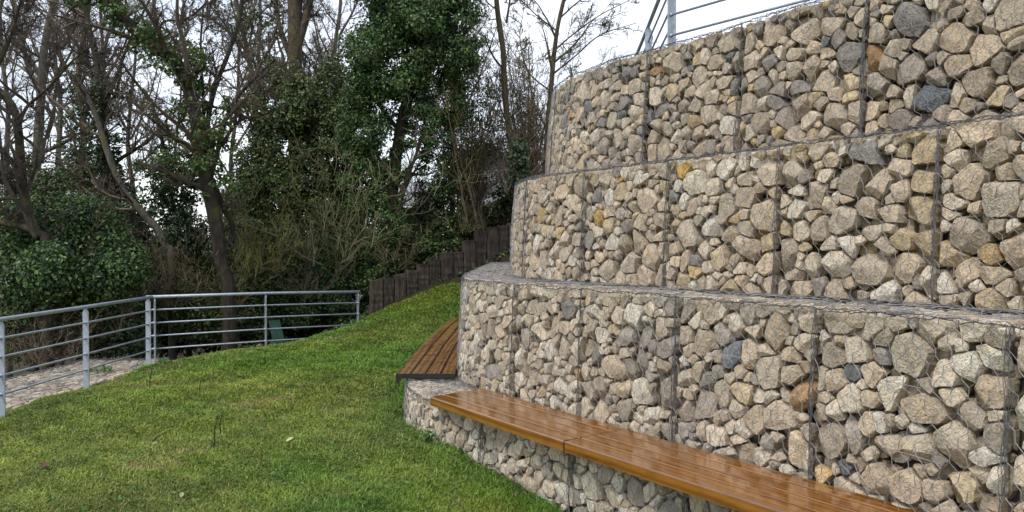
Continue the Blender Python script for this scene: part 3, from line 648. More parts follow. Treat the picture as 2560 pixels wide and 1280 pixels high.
# ------------------------------------------------------------------ plants
def grow(r_, PLs, RD, n, tr, ang, lr, K=6, up=.15, wig=.22, rr=.55, tip=.35, rmin=.003, lmin=0):
    B, Kp, _ = PLs.shape; PLn = np.repeat(PLs, n, 0); RDn = np.repeat(RD, n, 0); m = B*n
    t = r_.uniform(tr[0], tr[1], m)*(Kp-1); i = np.minimum(t.astype(int), Kp-2); fr = (t-i)[:, None]
    a = PLn[np.arange(m), i]; b = PLn[np.arange(m), i+1]; p = a*(1-fr)+b*fr; T = b-a; T /= np.linalg.norm(T, axis=1, keepdims=True)+1e-9
    r0 = (RDn[np.arange(m), i]*(1-fr[:, 0])+RDn[np.arange(m), i+1]*fr[:, 0])
    Ln = np.linalg.norm(np.diff(PLn, axis=1), axis=2).sum(1)*lr*r_.uniform(.55, 1.15, m)*(1.15-.5*t/(Kp-1)); Ln = np.maximum(Ln, lmin)
    rnd = r_.normal(size=(m, 3)); rnd -= T*(rnd*T).sum(1, keepdims=True); rnd /= np.linalg.norm(rnd, axis=1, keepdims=True)+1e-9
    aa = R(ang)*r_.uniform(.6, 1.3, m)[:, None]; D = T*np.cos(aa)+rnd*np.sin(aa)
    out = np.empty((m, K, 3)); out[:, 0] = p; st = (Ln/(K-1))[:, None]
    for k in range(1, K):
        D = D+r_.normal(0, wig, (m, 3))+np.array([0, 0, up]); D /= np.linalg.norm(D, axis=1, keepdims=True); out[:, k] = out[:, k-1]+D*st
    rd = np.maximum(np.minimum(r0*rr, Ln*.03+.002)[:, None]*np.linspace(1, tip, K)[None], rmin)
    return out, rd
def leaves(r_, mb, pos, nor, size, cols, asp=.62, fold=.25):
    m = len(pos); nor = nor/(np.linalg.norm(nor, axis=1, keepdims=True)+1e-9)
    t = r_.normal(size=(m, 3)); t[:, 2] -= .8; t -= nor*(t*nor).sum(1, keepdims=True); t /= np.linalg.norm(t, axis=1, keepdims=True)+1e-9; s = np.cross(nor, t); sz = size[:, None]
    b = pos-t*sz*.5; tip = pos+t*sz*.5; l = pos-t*sz*.12+s*sz*asp*.5+nor*sz*fold*.5; r__ = pos-t*sz*.12-s*sz*asp*.5+nor*sz*fold*.5
    v = np.stack([b, r__, tip, l], 1).reshape(-1, 3); k = np.arange(m)[:, None]*4
    f = np.concatenate([k+[0, 1, 2], k+[0, 2, 3]]); mb.add(v, f, np.repeat(cols, 4, 0))
GR = np.array([(.028,.070,.018),(.040,.095,.022),(.055,.12,.030),(.024,.055,.020),(.075,.11,.03),(.10,.13,.035)])*1.38
OL = np.array([(.040,.068,.016),(.055,.082,.018),(.033,.055,.016),(.075,.092,.025),(.048,.052,.02),(.09,.10,.03)])*1.35
DK = np.array([(.016,.036,.014),(.024,.052,.018),(.034,.07,.022),(.020,.032,.015),(.05,.085,.03),(.03,.03,.016)])*1.25
BR = np.array([(.09,.065,.03),(.065,.05,.03),(.05,.05,.02),(.11,.085,.045),(.05,.065,.02)])
def lcol(r_, pal, m): return pal[r_.integers(0, len(pal), m)]*r_.uniform(.65, 1.35, (m, 1))
def clumps(r_, mb, cen, rad, per, size, pal, down=.2, solid=.5):
    """cen (n,3), rad (n,): leafy clusters, each a ragged ball of separate leaves"""
    n = len(cen); cnt = np.maximum(5, (3.6*per*(rad/.3)**2*r_.uniform(.5, 1.4, n)).astype(int)); idx = np.repeat(np.arange(n), cnt); m = len(idx)
    d = r_.normal(size=(m, 3)); d /= np.linalg.norm(d, axis=1, keepdims=True); q = r_.uniform(.3, 1.15, m)**.8
    pos = cen[idx]+d*(rad[idx]*q)[:, None]*np.array([1, 1, .85])
    nor = d+r_.normal(0, .55, (m, 3))+np.array([0, -.15, .45]); tint = r_.uniform(.75, 1.25, n)[idx][:, None]
    leaves(r_, mb, pos, nor, size*r_.uniform(.7, 1.5, m), lcol(r_, pal, m)*tint)
def blob(r_, spec, n):
    """spec (x, y, rx, ry, d, rd) in photo pixels: n clump centres through an uneven ellipsoid"""
    x, y, rx, ry, d, rd = spec; q = r_.normal(size=(n, 3)); q /= np.linalg.norm(q, axis=1, keepdims=True); q *= (r_.uniform(.15, 1, n)**.45*(1+.30*wn(q*1.0, 2.6, int(abs(x+y)) % 9)))[:, None]
    dd = d+q[:, 1]*rd; s_ = dd/F; return np.stack([(x-CX+q[:, 0]*rx)*s_, dd, (HY-y+q[:, 2]*ry)*s_], -1)
def line(pts, d, r0, r1, n=6, wob=0, r_=None):
    """photo polyline (x, y[, distance]) -> world polyline of 13 points and radii"""
    q = np.array([P(p[0], p[1], p[2] if len(p) > 2 else d) for p in pts]); c = catmull(q, 12); k = np.linspace(0, len(c)-1, 13).astype(int); c = c[k]
    return c, np.linspace(r0, r1, 13)
GRP_T = 'trees behind the railing'
def tree(name, label, cat, seed, lines, levels, bark, twig=(.085, .068, .050), ivy=(), pal=GR, group=GRP_T, lsize=.065, lper=60, parts=None):
    """lines: (photo points, distance, base radius, tip radius); the first ones are trunk and limbs"""
    r_ = np.random.default_rng(seed); tr = [line(*l) for l in lines]; base = tr[0][0][0].copy()
    gz = float(ground_z([base[0]], [base[1]])[0])
    if base[2] > gz-.05:                           # carry the first stem down into the ground
        c, rd = tr[0]; c = np.vstack([[base[0], base[1], gz-.1], c]); rd = np.r_[rd[0]*1.15, rd]; tr[0] = (c[:13] if False else c, rd); base = c[0].copy()
    t = thing(name, label, cat, base, group)
    mb = MB()
    for c, rd in tr:
        if rd[0] > .02:
            dense = catmull(c, 4); rr = np.interp(np.linspace(0, 1, len(dense)), np.linspace(0, 1, len(rd)), rd); rr = rr*(1+.10*wn(dense, 5, seed))
            tubes(mb, dense[None], rr[None], 9, (1, 1, 1))
    if mb.n: mb.build('trunk', M[bark], t, smooth=True, loc=base)
    Ps = np.stack([c[-13:] for c, _ in tr]); Rs = np.stack([rd[-13:] for _, rd in tr]); mb = MB(); cur = (Ps, Rs)
    allp = []
    for lv in levels:
        cur = grow(r_, *cur, **lv); c = np.array(twig)*r_.uniform(.6, 1.6, (len(cur[0]), 1)); tubes(mb, cur[0], cur[1], 4 if cur[1].max() > .02 else 3, c); allp.append(cur[0])
    if mb.n: mb.build('crown', M['twig'], t, loc=base)
    if ivy:
        mb = MB()
        for sp in ivy:
            kind = sp[0]
            if kind == 'blob': cen = blob(r_, sp[1], sp[2]); clumps(r_, mb, cen, r_.uniform(.12, .34, len(cen))*sp[3], lper, lsize, pal)
            elif kind == 'stem':                    # leaves hugging a stem: (index, t0, t1, n, spread)
                c, rd = tr[sp[1]]; u = r_.uniform(sp[2], sp[3], sp[4])*(len(c)-1); i = np.minimum(u.astype(int), len(c)-2); fr = (u-i)[:, None]; p = c[i]*(1-fr)+c[i+1]*fr
                w_ = r_.normal(size=(len(p), 3)); w_[:, 2] *= .5; p = p+w_*sp[5]*(rd.max()*.8+.05); clumps(r_, mb, p, r_.uniform(.06, .16, len(p)), lper*1.6, lsize, pal)
        mb.build('ivy', M['leaf'], t, loc=base)
    return t
LV = lambda n1, n2, n3, l1=.34, up=.10, n4=0: [dict(n=n1, tr=(.25, 1), ang=55, lr=l1, K=8, up=up, wig=.16, rmin=.008), dict(n=n2, tr=(.15, 1), ang=50, lr=.5, K=6, up=up*.6, wig=.2, rmin=.005, rr=.6), dict(n=n3, tr=(.1, 1), ang=48, lr=.5, K=5, up=.04, wig=.24, rmin=.0038)] + ([dict(n=n4, tr=(.1, 1), ang=45, lr=.5, K=4, up=.03, wig=.25, rmin=.003)] if n4 else [])
# leaning ivy-covered tree
tree('ivy_tree', 'leaning tree with dark ivy-wrapped trunk bending to the top left, forked low', 'tree', 11,
     [([(572, 735), (552, 650), (540, 560), (522, 470), (508, 400), (492, 300), (470, 205), (425, 140), (365, 100), (318, 52), (270, 5), (215, -25)], 13.5, .125, .10),
      ([(528, 440), (548, 370), (566, 300), (600, 240), (640, 195), (690, 150)], 13.5, .05, .02), ([(525, 440), (518, 340), (535, 240), (572, 140), (600, 60), (612, -20)], 13.6, .05, .03),
      ([(556, 365), (585, 318), (612, 298), (650, 290)], 13.5, .035, .012), ([(512, 320), (510, 230), (505, 120), (512, 20)], 13.7, .03, .015),
      ([(540, 470), (560, 520), (580, 560), (590, 620)], 13.8, .05, .05), ([(400, 120), (410, 60), (470, 50), (520, 10)], 13.5, .03, .012)],
     LV(12, 7, 6, .35, n4=3), 'bark_dark', ivy=[('stem', 0, .35, .95, 150, 1.25), ('stem', 0, .35, .55, 60, 2.4), ('blob', (575, 330, 55, 80, 13.5, .5), 16, .45), ('blob', (505, 360, 32, 80, 13.5, .3), 26, .55), ('blob', (470, 150, 60, 60, 13.5, .5), 30, .55)], pal=np.vstack([GR, OL]), lper=38)
# twisted tree at the left edge
tree('bare_tree', 'twisted dark tree at the left edge with a mossy low branch', 'tree', 12,
     [([(118, 620), (88, 575), (68, 520), (55, 430), (50, 330), (32, 262), (-20, 205), (-60, 120)], 12.0, .085, .05), ([(95, 580), (60, 568), (20, 560), (-60, 548)], 12.0, .06, .045),
      ([(80, 560), (40, 500), (25, 450), (0, 440)], 12.0, .035, .02), ([(50, 320), (70, 270), (120, 225), (190, 150), (230, 120)], 12.0, .03, .012), ([(20, 250), (-10, 200), (30, 100), (60, 0)], 12.1, .04, .02)],
     LV(13, 8, 6, .4, n4=3), 'bark_dark', twig=(.06, .05, .042))
for k, (lab, ln, bk, iv) in enumerate([
    ('tall pale grey trunk between the left edge tree and the leaning tree', [([(80, 520), (90, 440), (100, 330), (108, 220), (118, 110), (150, -20)], 20, .13, .09), ([(105, 240), (70, 150), (55, 60), (30, -30)], 20, .07, .04), ([(112, 170), (180, 90), (220, -10)], 20, .05, .03)], 'bark_grey', []),
    ('ivy-hung upright tree second from the left, brown stems', [([(200, 560), (205, 430), (212, 320), (200, 200), (215, 90), (235, -30)], 17, .09, .05), ([(205, 240), (160, 150), (140, 60), (130, -20)], 17, .04, .02), ([(212, 300), (250, 200), (300, 120)], 17, .04, .02)], 'bark_brown', [('stem', 0, .15, .6, 60, 2.2), ('blob', (195, 380, 60, 90, 17, .8), 40, .6)]),
    ('dark ivy-thick column leaning down to the right, left of the leaning tree', [([(345, 680), (325, 600), (292, 500), (270, 400), (258, 290), (250, 180), (225, 60), (215, -20)], 15, .09, .05), ([(260, 280), (300, 180), (330, 100), (380, 0)], 15, .035, .02)], 'bark_dark', [('stem', 0, .05, .7, 150, 1.6), ('blob', (235, 330, 50, 110, 15, .5), 36, .55)]),
    ('pale curved bare trunk slanting down right beside the sky gap', [([(430, 660), (405, 590), (365, 540), (318, 488), (285, 420), (262, 350), (235, 270), (190, 190)], 14.5, .075, .045), ([(300, 450), (320, 540), (330, 575), (360, 555)], 14.5, .02, .01)], 'bark_grey', []),
    ('slender tree with ivy tuft in the gap left of the leaning tree', [([(470, 690), (450, 600), (430, 500), (418, 420), (405, 340), (380, 260), (330, 190), (290, 130)], 14.8, .055, .02), ([(430, 460), (445, 330), (455, 220), (440, 120)], 14.8, .025, .012), ([(480, 520), (440, 420), (400, 350), (320, 240), (290, 170)], 14.6, .02, .012)], 'bark_dark', [('blob', (425, 480, 62, 100, 14.8, .5), 120, .72), ('blob', (470, 590, 60, 60, 14.8, .5), 50, .8), ('blob', (412, 350, 22, 50, 14.8, .3), 14, .5)]),
    ]):
    tree(['bare_tree', 'ivy_tree', 'ivy_tree', 'bare_tree', 'ivy_tree'][k], lab, 'tree', 20+k, ln, LV(11, 7, 6, .38, n4=2) if k in (0, 1) else LV(9, 6, 6, .34, n4=2), bk, ivy=iv, pal=DK if k in (2, 4) else np.vstack([DK, OL]), lper=36)
# far screen of bare trees, one by one
for k, (x, y, h, d, lab) in enumerate([
    (20, 520, 620, 24, 'faint bare tree behind the left edge tree'), (150, 530, 640, 23, 'faint bare tree between the two leftmost trunks'), (265, 560, 700, 24, 'faint bare tree behind the ivy-thick column'),
    (330, 600, 560, 27, 'faint thin bare tree beside the sky gap'), (585, 620, 520, 24, 'faint bare tree right of the leaning tree'), (660, 560, 640, 21, 'bare tree rising behind the big ivy thicket, left side'),
    (740, 560, 700, 20, 'thick brown trunk rising behind the big ivy thicket'), (840, 520, 640, 22, 'bare tree between the brown trunk and the bright ivy tree'), (1130, 540, 600, 24, 'bare tree behind the bright ivy tree on its right')]):
    r_ = np.random.default_rng(60+k); tw = k == 6; pts = [(x+r_.normal(0, 12)*(0 if tw else 1)*q, y-h*q) for q in np.linspace(0, 1, 6)]
    ln = [(pts, d, .20 if tw else .09, .17 if tw else .035)]
    if not tw:
        for _ in range(3):
            q = r_.uniform(.3, .7); sx = r_.choice([-1, 1])*r_.uniform(60, 130); ln.append(([(x, y-h*q), (x+sx*.5, y-h*(q+.16)), (x+sx, y-h*(q+.42))], d+r_.normal(0, .6), .04, .015))
    else: ln += [([(745, 120), (770, 40), (790, -60)], d, .11, .08), ([(740, 180), (700, 60), (690, -40)], d, .08, .04)]
    tree('bare_tree', lab, 'tree', 70+k, ln, LV(12 if not tw else 18, 8, 6, .32, n4=3), 'bark_brown' if tw else 'bark_grey', twig=(.12, .10, .08) if k != 6 else (.06, .048, .035))
# ivy-clad tree right of centre, bright crown
tree('ivy_tree', 'ivy-clad tree with bright green leafy crown, right of the dark thicket', 'tree', 31,
     [([(958, 740), (962, 640), (975, 540), (985, 430), (1005, 310), (1032, 200), (1052, 100), (1062, -30)], 15.5, .15, .09), ([(1000, 330), (940, 250), (900, 170), (880, 90)], 15.5, .05, .02), ([(1030, 200), (1100, 140), (1160, 90), (1200, 30)], 15.5, .05, .02)],
     LV(8, 5, 4, .28), 'bark_dark', ivy=[('stem', 0, .0, .95, 190, 1.1), ('blob', (1040, 60, 110, 90, 15.5, 1.0), 150, .95), ('blob', (1150, 110, 75, 95, 15.5, .7), 80, .9), ('blob', (960, -20, 90, 60, 15.5, .8), 60, .9), ('blob', (1110, -40, 110, 60, 15.6, .8), 70, .9), ('blob', (930, 130, 75, 60, 15.2, .6), 60, .85),
     ('blob', (985, 215, 110, 50, 15.2, .6), 70, .85), ('blob', (935, 330, 60, 60, 15.3, .5), 45, .7), ('blob', (1055, 340, 45, 90, 15.4, .4), 42, .7), ('blob', (1110, 250, 70, 110, 15.9, .5), 70, .7), ('blob', (905, 300, 60, 110, 15.6, .5), 60, .8), ('blob', (1100, 420, 55, 90, 16, .5), 36, .6), ('blob', (915, 460, 70, 90, 15.6, .5), 70, .7), ('blob', (960, 560, 50, 70, 15.3, .4), 30, .6)], pal=np.vstack([GR, GR, DK]), lper=66, lsize=.058)
# big dark thicket
tree('ivy_thicket', 'broad dark olive ivy thicket filling the middle, left of the bright ivy tree', 'thicket', 32,
     [([(760, 760), (745, 640), (750, 500), (740, 380), (760, 250)], 17, .12, .05), ([(750, 520), (680, 430), (640, 340), (620, 280)], 16.8, .05, .02), ([(745, 450), (820, 360), (850, 260), (840, 180)], 17, .05, .02)],
     LV(8, 6, 4, .3), 'bark_dark', twig=(.07, .065, .035), ivy=[('blob', (750, 270, 120, 85, 17, 1.0), 150, .95), ('blob', (700, 370, 90, 95, 16.8, .8), 110, .95), ('blob', (830, 360, 90, 120, 17, .9), 120, .95),
     ('blob', (690, 500, 95, 95, 16.6, .9), 120, 1), ('blob', (800, 530, 105, 110, 16.8, .9), 130, 1), ('blob', (650, 600, 80, 80, 16.4, .8), 80, 1), ('blob', (860, 640, 90, 90, 16.4, .8), 90, 1), ('blob', (860, 240, 70, 90, 17.4, .7), 60, .9), ('blob', (870, 480, 70, 110, 17, .7), 70, .9), ('blob', (680, 200, 70, 60, 17.4, .7), 50, .7), ('blob', (640, 480, 60, 110, 16.9, .6), 60, .9), ('blob', (870, 600, 80, 60, 16.6, .6), 60, .9)], pal=np.vstack([OL, DK, OL]), lper=40, lsize=.07)
# mistletoe-like tuft at the top
tree('ivy_tree', 'dark leafy branch hanging at the top edge between the leaning tree and the brown trunk', 'tree', 33,
     [([(640, 700), (645, 500), (640, 300), (625, 150), (600, 40), (590, -60)], 17.5, .07, .04), ([(620, 130), (560, 70), (510, 40), (470, 60)], 17.5, .03, .012), ([(630, 200), (680, 120), (700, 40)], 17.5, .03, .015)],
     LV(10, 7, 5, .3), 'bark_brown', ivy=[('blob', (570, 45, 85, 70, 17.5, .8), 70, .55), ('blob', (640, 90, 60, 60, 17.5, .6), 30, .55)], pal=np.vstack([DK, OL]), lper=30, lsize=.055)
# bare tree on the right above the wall
tree('bare_tree', 'bare winter tree spreading fine branches over the wall, left of the upper railing', 'tree', 34,
     [([(1345, 520), (1362, 420), (1368, 330), (1378, 210), (1388, 110), (1400, 40), (1425, -60)], 19, .075, .045), ([(1372, 250), (1440, 215), (1520, 170), (1580, 150), (1640, 160)], 19, .028, .008), ([(1378, 190), (1440, 140), (1500, 90), (1590, 60)], 19, .026, .008),
      ([(1384, 130), (1430, 90), (1500, 40), (1580, 0)], 19, .024, .008), ([(1362, 340), (1430, 310), (1500, 260), (1560, 215)], 19, .024, .008), ([(1376, 230), (1320, 180), (1300, 100), (1310, 20)], 19, .022, .008), ([(1392, 80), (1340, 40), (1300, 0)], 19, .022, .008)],
     [dict(n=11, tr=(.12, 1), ang=50, lr=.34, K=7, up=.07, wig=.12, rmin=.0065), dict(n=8, tr=(.12, 1), ang=48, lr=.5, K=6, up=.05, wig=.16, rmin=.0055), dict(n=5, tr=(.1, 1), ang=45, lr=.5, K=4, up=.02, wig=.2, rmin=.0034)], 'bark_brown', twig=(.10, .08, .055), group='trees on the bank above the sleepers')
tree('slender_tree', 'slender ridged trunk with greenish twigs just left of the top tier', 'tree', 35,
     [([(1296, 480), (1285, 400), (1272, 320), (1262, 230), (1258, 130), (1245, 40), (1236, -60)], 16, .075, .05), ([(1268, 300), (1200, 210), (1120, 200)], 16, .015, .008), ([(1262, 190), (1300, 100), (1310, 0)], 16, .02, .01), ([(1266, 60), (1275, 0), (1280, -60)], 16, .025, .02), ([(1275, 250), (1330, 160), (1400, 150), (1440, 190)], 16, .014, .007)],
     LV(9, 6, 5, .25), 'bark_brown', twig=(.09, .08, .035), group='trees on the bank above the sleepers')
def shrub(name, label, cat, seed, bx, by, d, n, h, spread, twig, levels, ivy=(), pal=OL, lper=30, lsize=.05, group='shrubs on the bank', r0=.02, depth=.5, lean=0):
    r_ = np.random.default_rng(seed); ln = []
    for _ in range(n):
        x0 = bx+r_.normal(0, spread*.25); x1 = bx+r_.normal(lean, spread); y1 = by-h*r_.uniform(.6, 1.1); dd = d+r_.normal(0, depth)
        ln.append(([(x0, by, dd), (x0*.6+x1*.4+r_.normal(0, 8), by-(by-y1)*.45, dd), (x1, y1, dd+r_.normal(0, .2))], dd, r0*r_.uniform(.6, 1.2), .005))
    return tree(name, label, cat, seed, ln, levels, 'bark_brown', twig, ivy, pal, group, lsize, lper)
SH = [dict(n=7, tr=(.15, 1), ang=40, lr=.36, K=6, up=.08, wig=.2, rmin=.0045), dict(n=5, tr=(.1, 1), ang=42, lr=.5, K=5, up=.05, wig=.25, rmin=.0035)]
SH3 = [dict(n=7, tr=(.12, 1), ang=38, lr=.32, K=6, up=.08, wig=.2, rmin=.0045), dict(n=5, tr=(.1, 1), ang=42, lr=.5, K=5, up=.05, wig=.25, rmin=.0036), dict(n=2, tr=(.1, 1), ang=42, lr=.5, K=4, up=.05, wig=.25, rmin=.0032)]
shrub('twiggy_shrub', 'tall olive-brown twiggy shrub between the bright ivy tree and the slender trunk', 'shrub', 41, 1175, 560, 16.5, 52, 380, 70, (.10, .085, .04), SH3, [('blob', (1195, 330, 80, 190, 17.4, .6), 420, .58), ('blob', (1110, 480, 70, 90, 17.4, .6), 70, .8)], np.vstack([OL, BR]), 15, .05)
shrub('twiggy_shrub', 'brown twiggy shrub rising behind the left end of the top tier', 'shrub', 42, 1320, 500, 17, 56, 350, 48, (.12, .085, .05), SH3, [('blob', (1310, 300, 42, 130, 17.3, .5), 150, .42)], np.vstack([BR, OL]), 14, .045)
shrub('dark_shrub', 'dark forked bare shrub standing in front of the grey house wall', 'shrub', 43, 1205, 575, 15.8, 7, 210, 45, (.035, .028, .02), SH, r0=.035, depth=.15)
shrub('twiggy_shrub', 'thin upright grey shoots on the bank before the slender trunk', 'shrub', 44, 1270, 520, 16.2, 22, 260, 30, (.09, .08, .06), SH, r0=.012)
shrub('ivy_column', 'short dark ivy column beside the left end of the top tier', 'ivy', 45, 1298, 470, 14.5, 4, 120, 8, (.04, .03, .02), SH[:1], [('blob', (1300, 400, 20, 60, 14.5, .25), 60, .55)], DK, 60, .055)
# understorey behind the railing: each clump a plant of its own
for k, (nm, lab, bx, by, d, n, h, sp_, tw, blobs, pal, per) in enumerate([
    ('ivy_bush', 'large dark green ivy bush at the lower left behind the railing', 150, 800, 12.6, 14, 260, 110, (.05, .04, .025), [((60, 590, 110, 95, 13.2, .8), 150, 1), ((190, 600, 130, 105, 13.2, .8), 180, 1), ((290, 680, 75, 80, 12.8, .7), 80, .9), ((40, 700, 110, 75, 12.6, .7), 90, .9), ((180, 720, 130, 60, 12.5, .7), 100, .9), ((110, 690, 90, 60, 11.75, .3), 70, .75), ((120, 640, 50, 35, 11.8, .25), 26, .7)], np.vstack([DK, GR]), 52),
    ('bramble', 'dry brown bramble behind the left railing under the ivy bush', 120, 930, 12.4, 60, 150, 120, (.10, .078, .05), [((60, 810, 110, 45, 12.8, .5), 50, .6), ((220, 830, 110, 60, 12.8, .5), 60, .7), ((330, 850, 60, 60, 12.9, .4), 36, .7)], DK, 34),
    ('bramble', 'tangled thin bramble in the gap beside the railing corner', 400, 820, 14.3, 50, 200, 60, (.10, .08, .05), [((410, 660, 65, 45, 15.0, .6), 50, .7), ((440, 760, 90, 50, 14.2, .5), 70, .7)], np.vstack([OL, DK]), 30),
    ('ivy_bush', 'ivy ground thicket behind the middle of the back railing', 560, 830, 14.5, 34, 190, 90, (.10, .09, .045), [((590, 640, 80, 50, 15.4, .5), 60, .75), ((530, 690, 90, 60, 15.2, .6), 90, .8), ((620, 720, 90, 50, 14.8, .6), 80, .8), ((520, 800, 90, 50, 14.2, .4), 70, .75), ((630, 800, 80, 45, 14.6, .4), 60, .75)], np.vstack([DK, OL]), 34),
    ('ivy_bush', 'glossy dark ivy thicket behind the right half of the back railing', 760, 800, 15.2, 34, 210, 80, (.10, .085, .05), [((700, 620, 90, 60, 15.9, .5), 80, .8), ((820, 640, 90, 50, 15.8, .5), 70, .8), ((700, 700, 80, 60, 15.6, .6), 90, .8), ((790, 720, 90, 55, 15.5, .6), 90, .8), ((880, 700, 70, 60, 15.8, .6), 60, .8), ((840, 770, 70, 35, 15.2, .35), 40, .6), ((740, 780, 70, 40, 15.0, .4), 50, .7)], np.vstack([DK, DK, GR]), 36),
    ('twiggy_shrub', 'bare grey-green twigs fanning out in front of the dark thicket', 850, 700, 14.9, 24, 300, 120, (.11, .11, .055), [], OL, 10),
    ('twiggy_shrub', 'yellowish mossy twigs left of the dark thicket base', 640, 720, 14.6, 26, 190, 90, (.13, .12, .04), [], OL, 10),
    ('ivy_bush', 'ivy creeping over the bank top above the first sleepers', 980, 690, 15.4, 24, 140, 60, (.10, .085, .05), [((950, 690, 40, 30, 15.1, .25), 24, .45), ((1060, 640, 50, 25, 15.4, .2), 30, .4), ((1130, 610, 40, 20, 15.7, .2), 20, .4), ((960, 650, 60, 45, 15.6, .4), 60, .6), ((1040, 610, 60, 45, 15.8, .4), 60, .6), ((930, 600, 50, 50, 16.2, .4), 40, .7)], np.vstack([DK, OL, GR]), 34),
    ('ivy_bush', 'low green ivy mound on the bank above the tallest sleepers', 1160, 600, 16.2, 24, 110, 60, (.11, .10, .05), [((1205, 385, 60, 38, 17.2, .3), 60, .5), ((1150, 440, 70, 70, 17, .4), 70, .6), ((1150, 480, 70, 60, 16.6, .4), 50, .55), ((1270, 440, 40, 60, 17, .4), 36, .5), ((1120, 560, 65, 35, 16.2, .4), 90, .6), ((1200, 545, 60, 30, 16.6, .4), 60, .5), ((1260, 500, 40, 35, 17, .4), 36, .5)], np.vstack([GR, OL, DK]), 34),
    ('ivy_bush', 'shadowy ivy growth filling the foot of the bright ivy tree', 1060, 560, 16.8, 18, 170, 55, (.06, .05, .03), [((1070, 520, 60, 70, 17, .5), 60, .8), ((1010, 600, 60, 50, 16.4, .4), 40, .7)], DK, 36)]):
    shrub(nm, lab, 'shrub' if nm != 'bramble' else 'bramble', 80+k, bx, by, d, n, h, sp_, tw, SH, [('blob',)+b for b in blobs], pal, per, .06, 'undergrowth behind the railing', .012)

def ground_ivy():
    r_ = np.random.default_rng(55); n = 150000; y = r_.uniform(11.8, 27, n); x = r_.uniform(-15, 2.5, n); k = ~inside(x, y, LAWN) & (x > -.8*y) & ~((x > -7.4) & (y < 12.2)) & ~((x > -1.25) & (y < 15.3)); x, y = x[k], y[k]
    sl = (y-14.5)-(x+2.67)*.39; k = ~((x > -2.9) & (sl < .15)); x, y = x[k], y[k]; m = len(x); p2 = np.stack([x, y], -1)
    hh = .05+.22*np.clip(wn(p2, 1.9, 4)+.4, 0, 1.5)*r_.uniform(0, 1, m); pos = np.stack([x, y, ground_z(x, y)+hh*np.where(sl[k] < .8, .5, 1)], -1); mb = MB()
    pal = np.vstack([DK, GR, BR]); tint = 1+.35*wn(p2, 3.1, 6)
    leaves(r_, mb, pos, r_.normal(0, .6, (m, 3))+[0, -.3, .9], .085*r_.uniform(.6, 1.4, m)*(.75+.02*y), lcol(r_, pal, m)*tint[:, None])
    tag(mb.build('ground_ivy', M['leaf']), 'ivy and leaf litter covering the woodland floor', 'ivy', kind='stuff')
ground_ivy()
for k, (x, y, rx, ry, d, n, lab) in enumerate([(430, 800, 90, 80, 17.5, 90, 'dark undergrowth bush low behind the railing corner'), (540, 790, 100, 85, 17.0, 110, 'dark undergrowth bush behind the left part of the back railing'), (660, 790, 100, 85, 17.2, 110, 'dark undergrowth bush behind the green plastic sheet'), (780, 770, 110, 80, 17.4, 110, 'dark undergrowth bush low behind the back railing, right of the green sheet'), (200, 470, 140, 70, 18.5, 90, 'olive leafy mass between the trunks above the large ivy bush'), (60, 450, 90, 60, 19, 36, 'thin leafy mass at the left edge above the large ivy bush'), (610, 520, 70, 90, 20, 60, 'leafy bush seen through the fork gap right of the leaning tree'), (300, 560, 70, 70, 19, 50, 'leafy bush behind the slanting pale trunk'), (440, 610, 90, 50, 22, 34, 'distant thin bush in the sky gap left of the leaning tree'), (330, 800, 100, 80, 16.2, 100, 'dark undergrowth bush behind the brown bramble'), (200, 830, 110, 70, 15.4, 100, 'shaded leafy bush below the large ivy bush'), (60, 820, 110, 80, 15.0, 100, 'shaded leafy bush low at the left edge'), (610, 620, 80, 90, 18.5, 90, 'tall dark bush between the leaning tree and the thicket'), (500, 700, 110, 70, 19, 90, 'dull bush in the distance under the leaning tree')]):
    shrub('undergrowth_bush', lab, 'bush', 180+k, x, y+60, d, 16, 150, rx*.8, (.07, .055, .035), SH, [('blob', (x, y, rx, ry, d, .9), n, 1.1)], np.vstack([DK, OL, BR[:2]]), 34, .075, 'undergrowth behind the railing', .012)
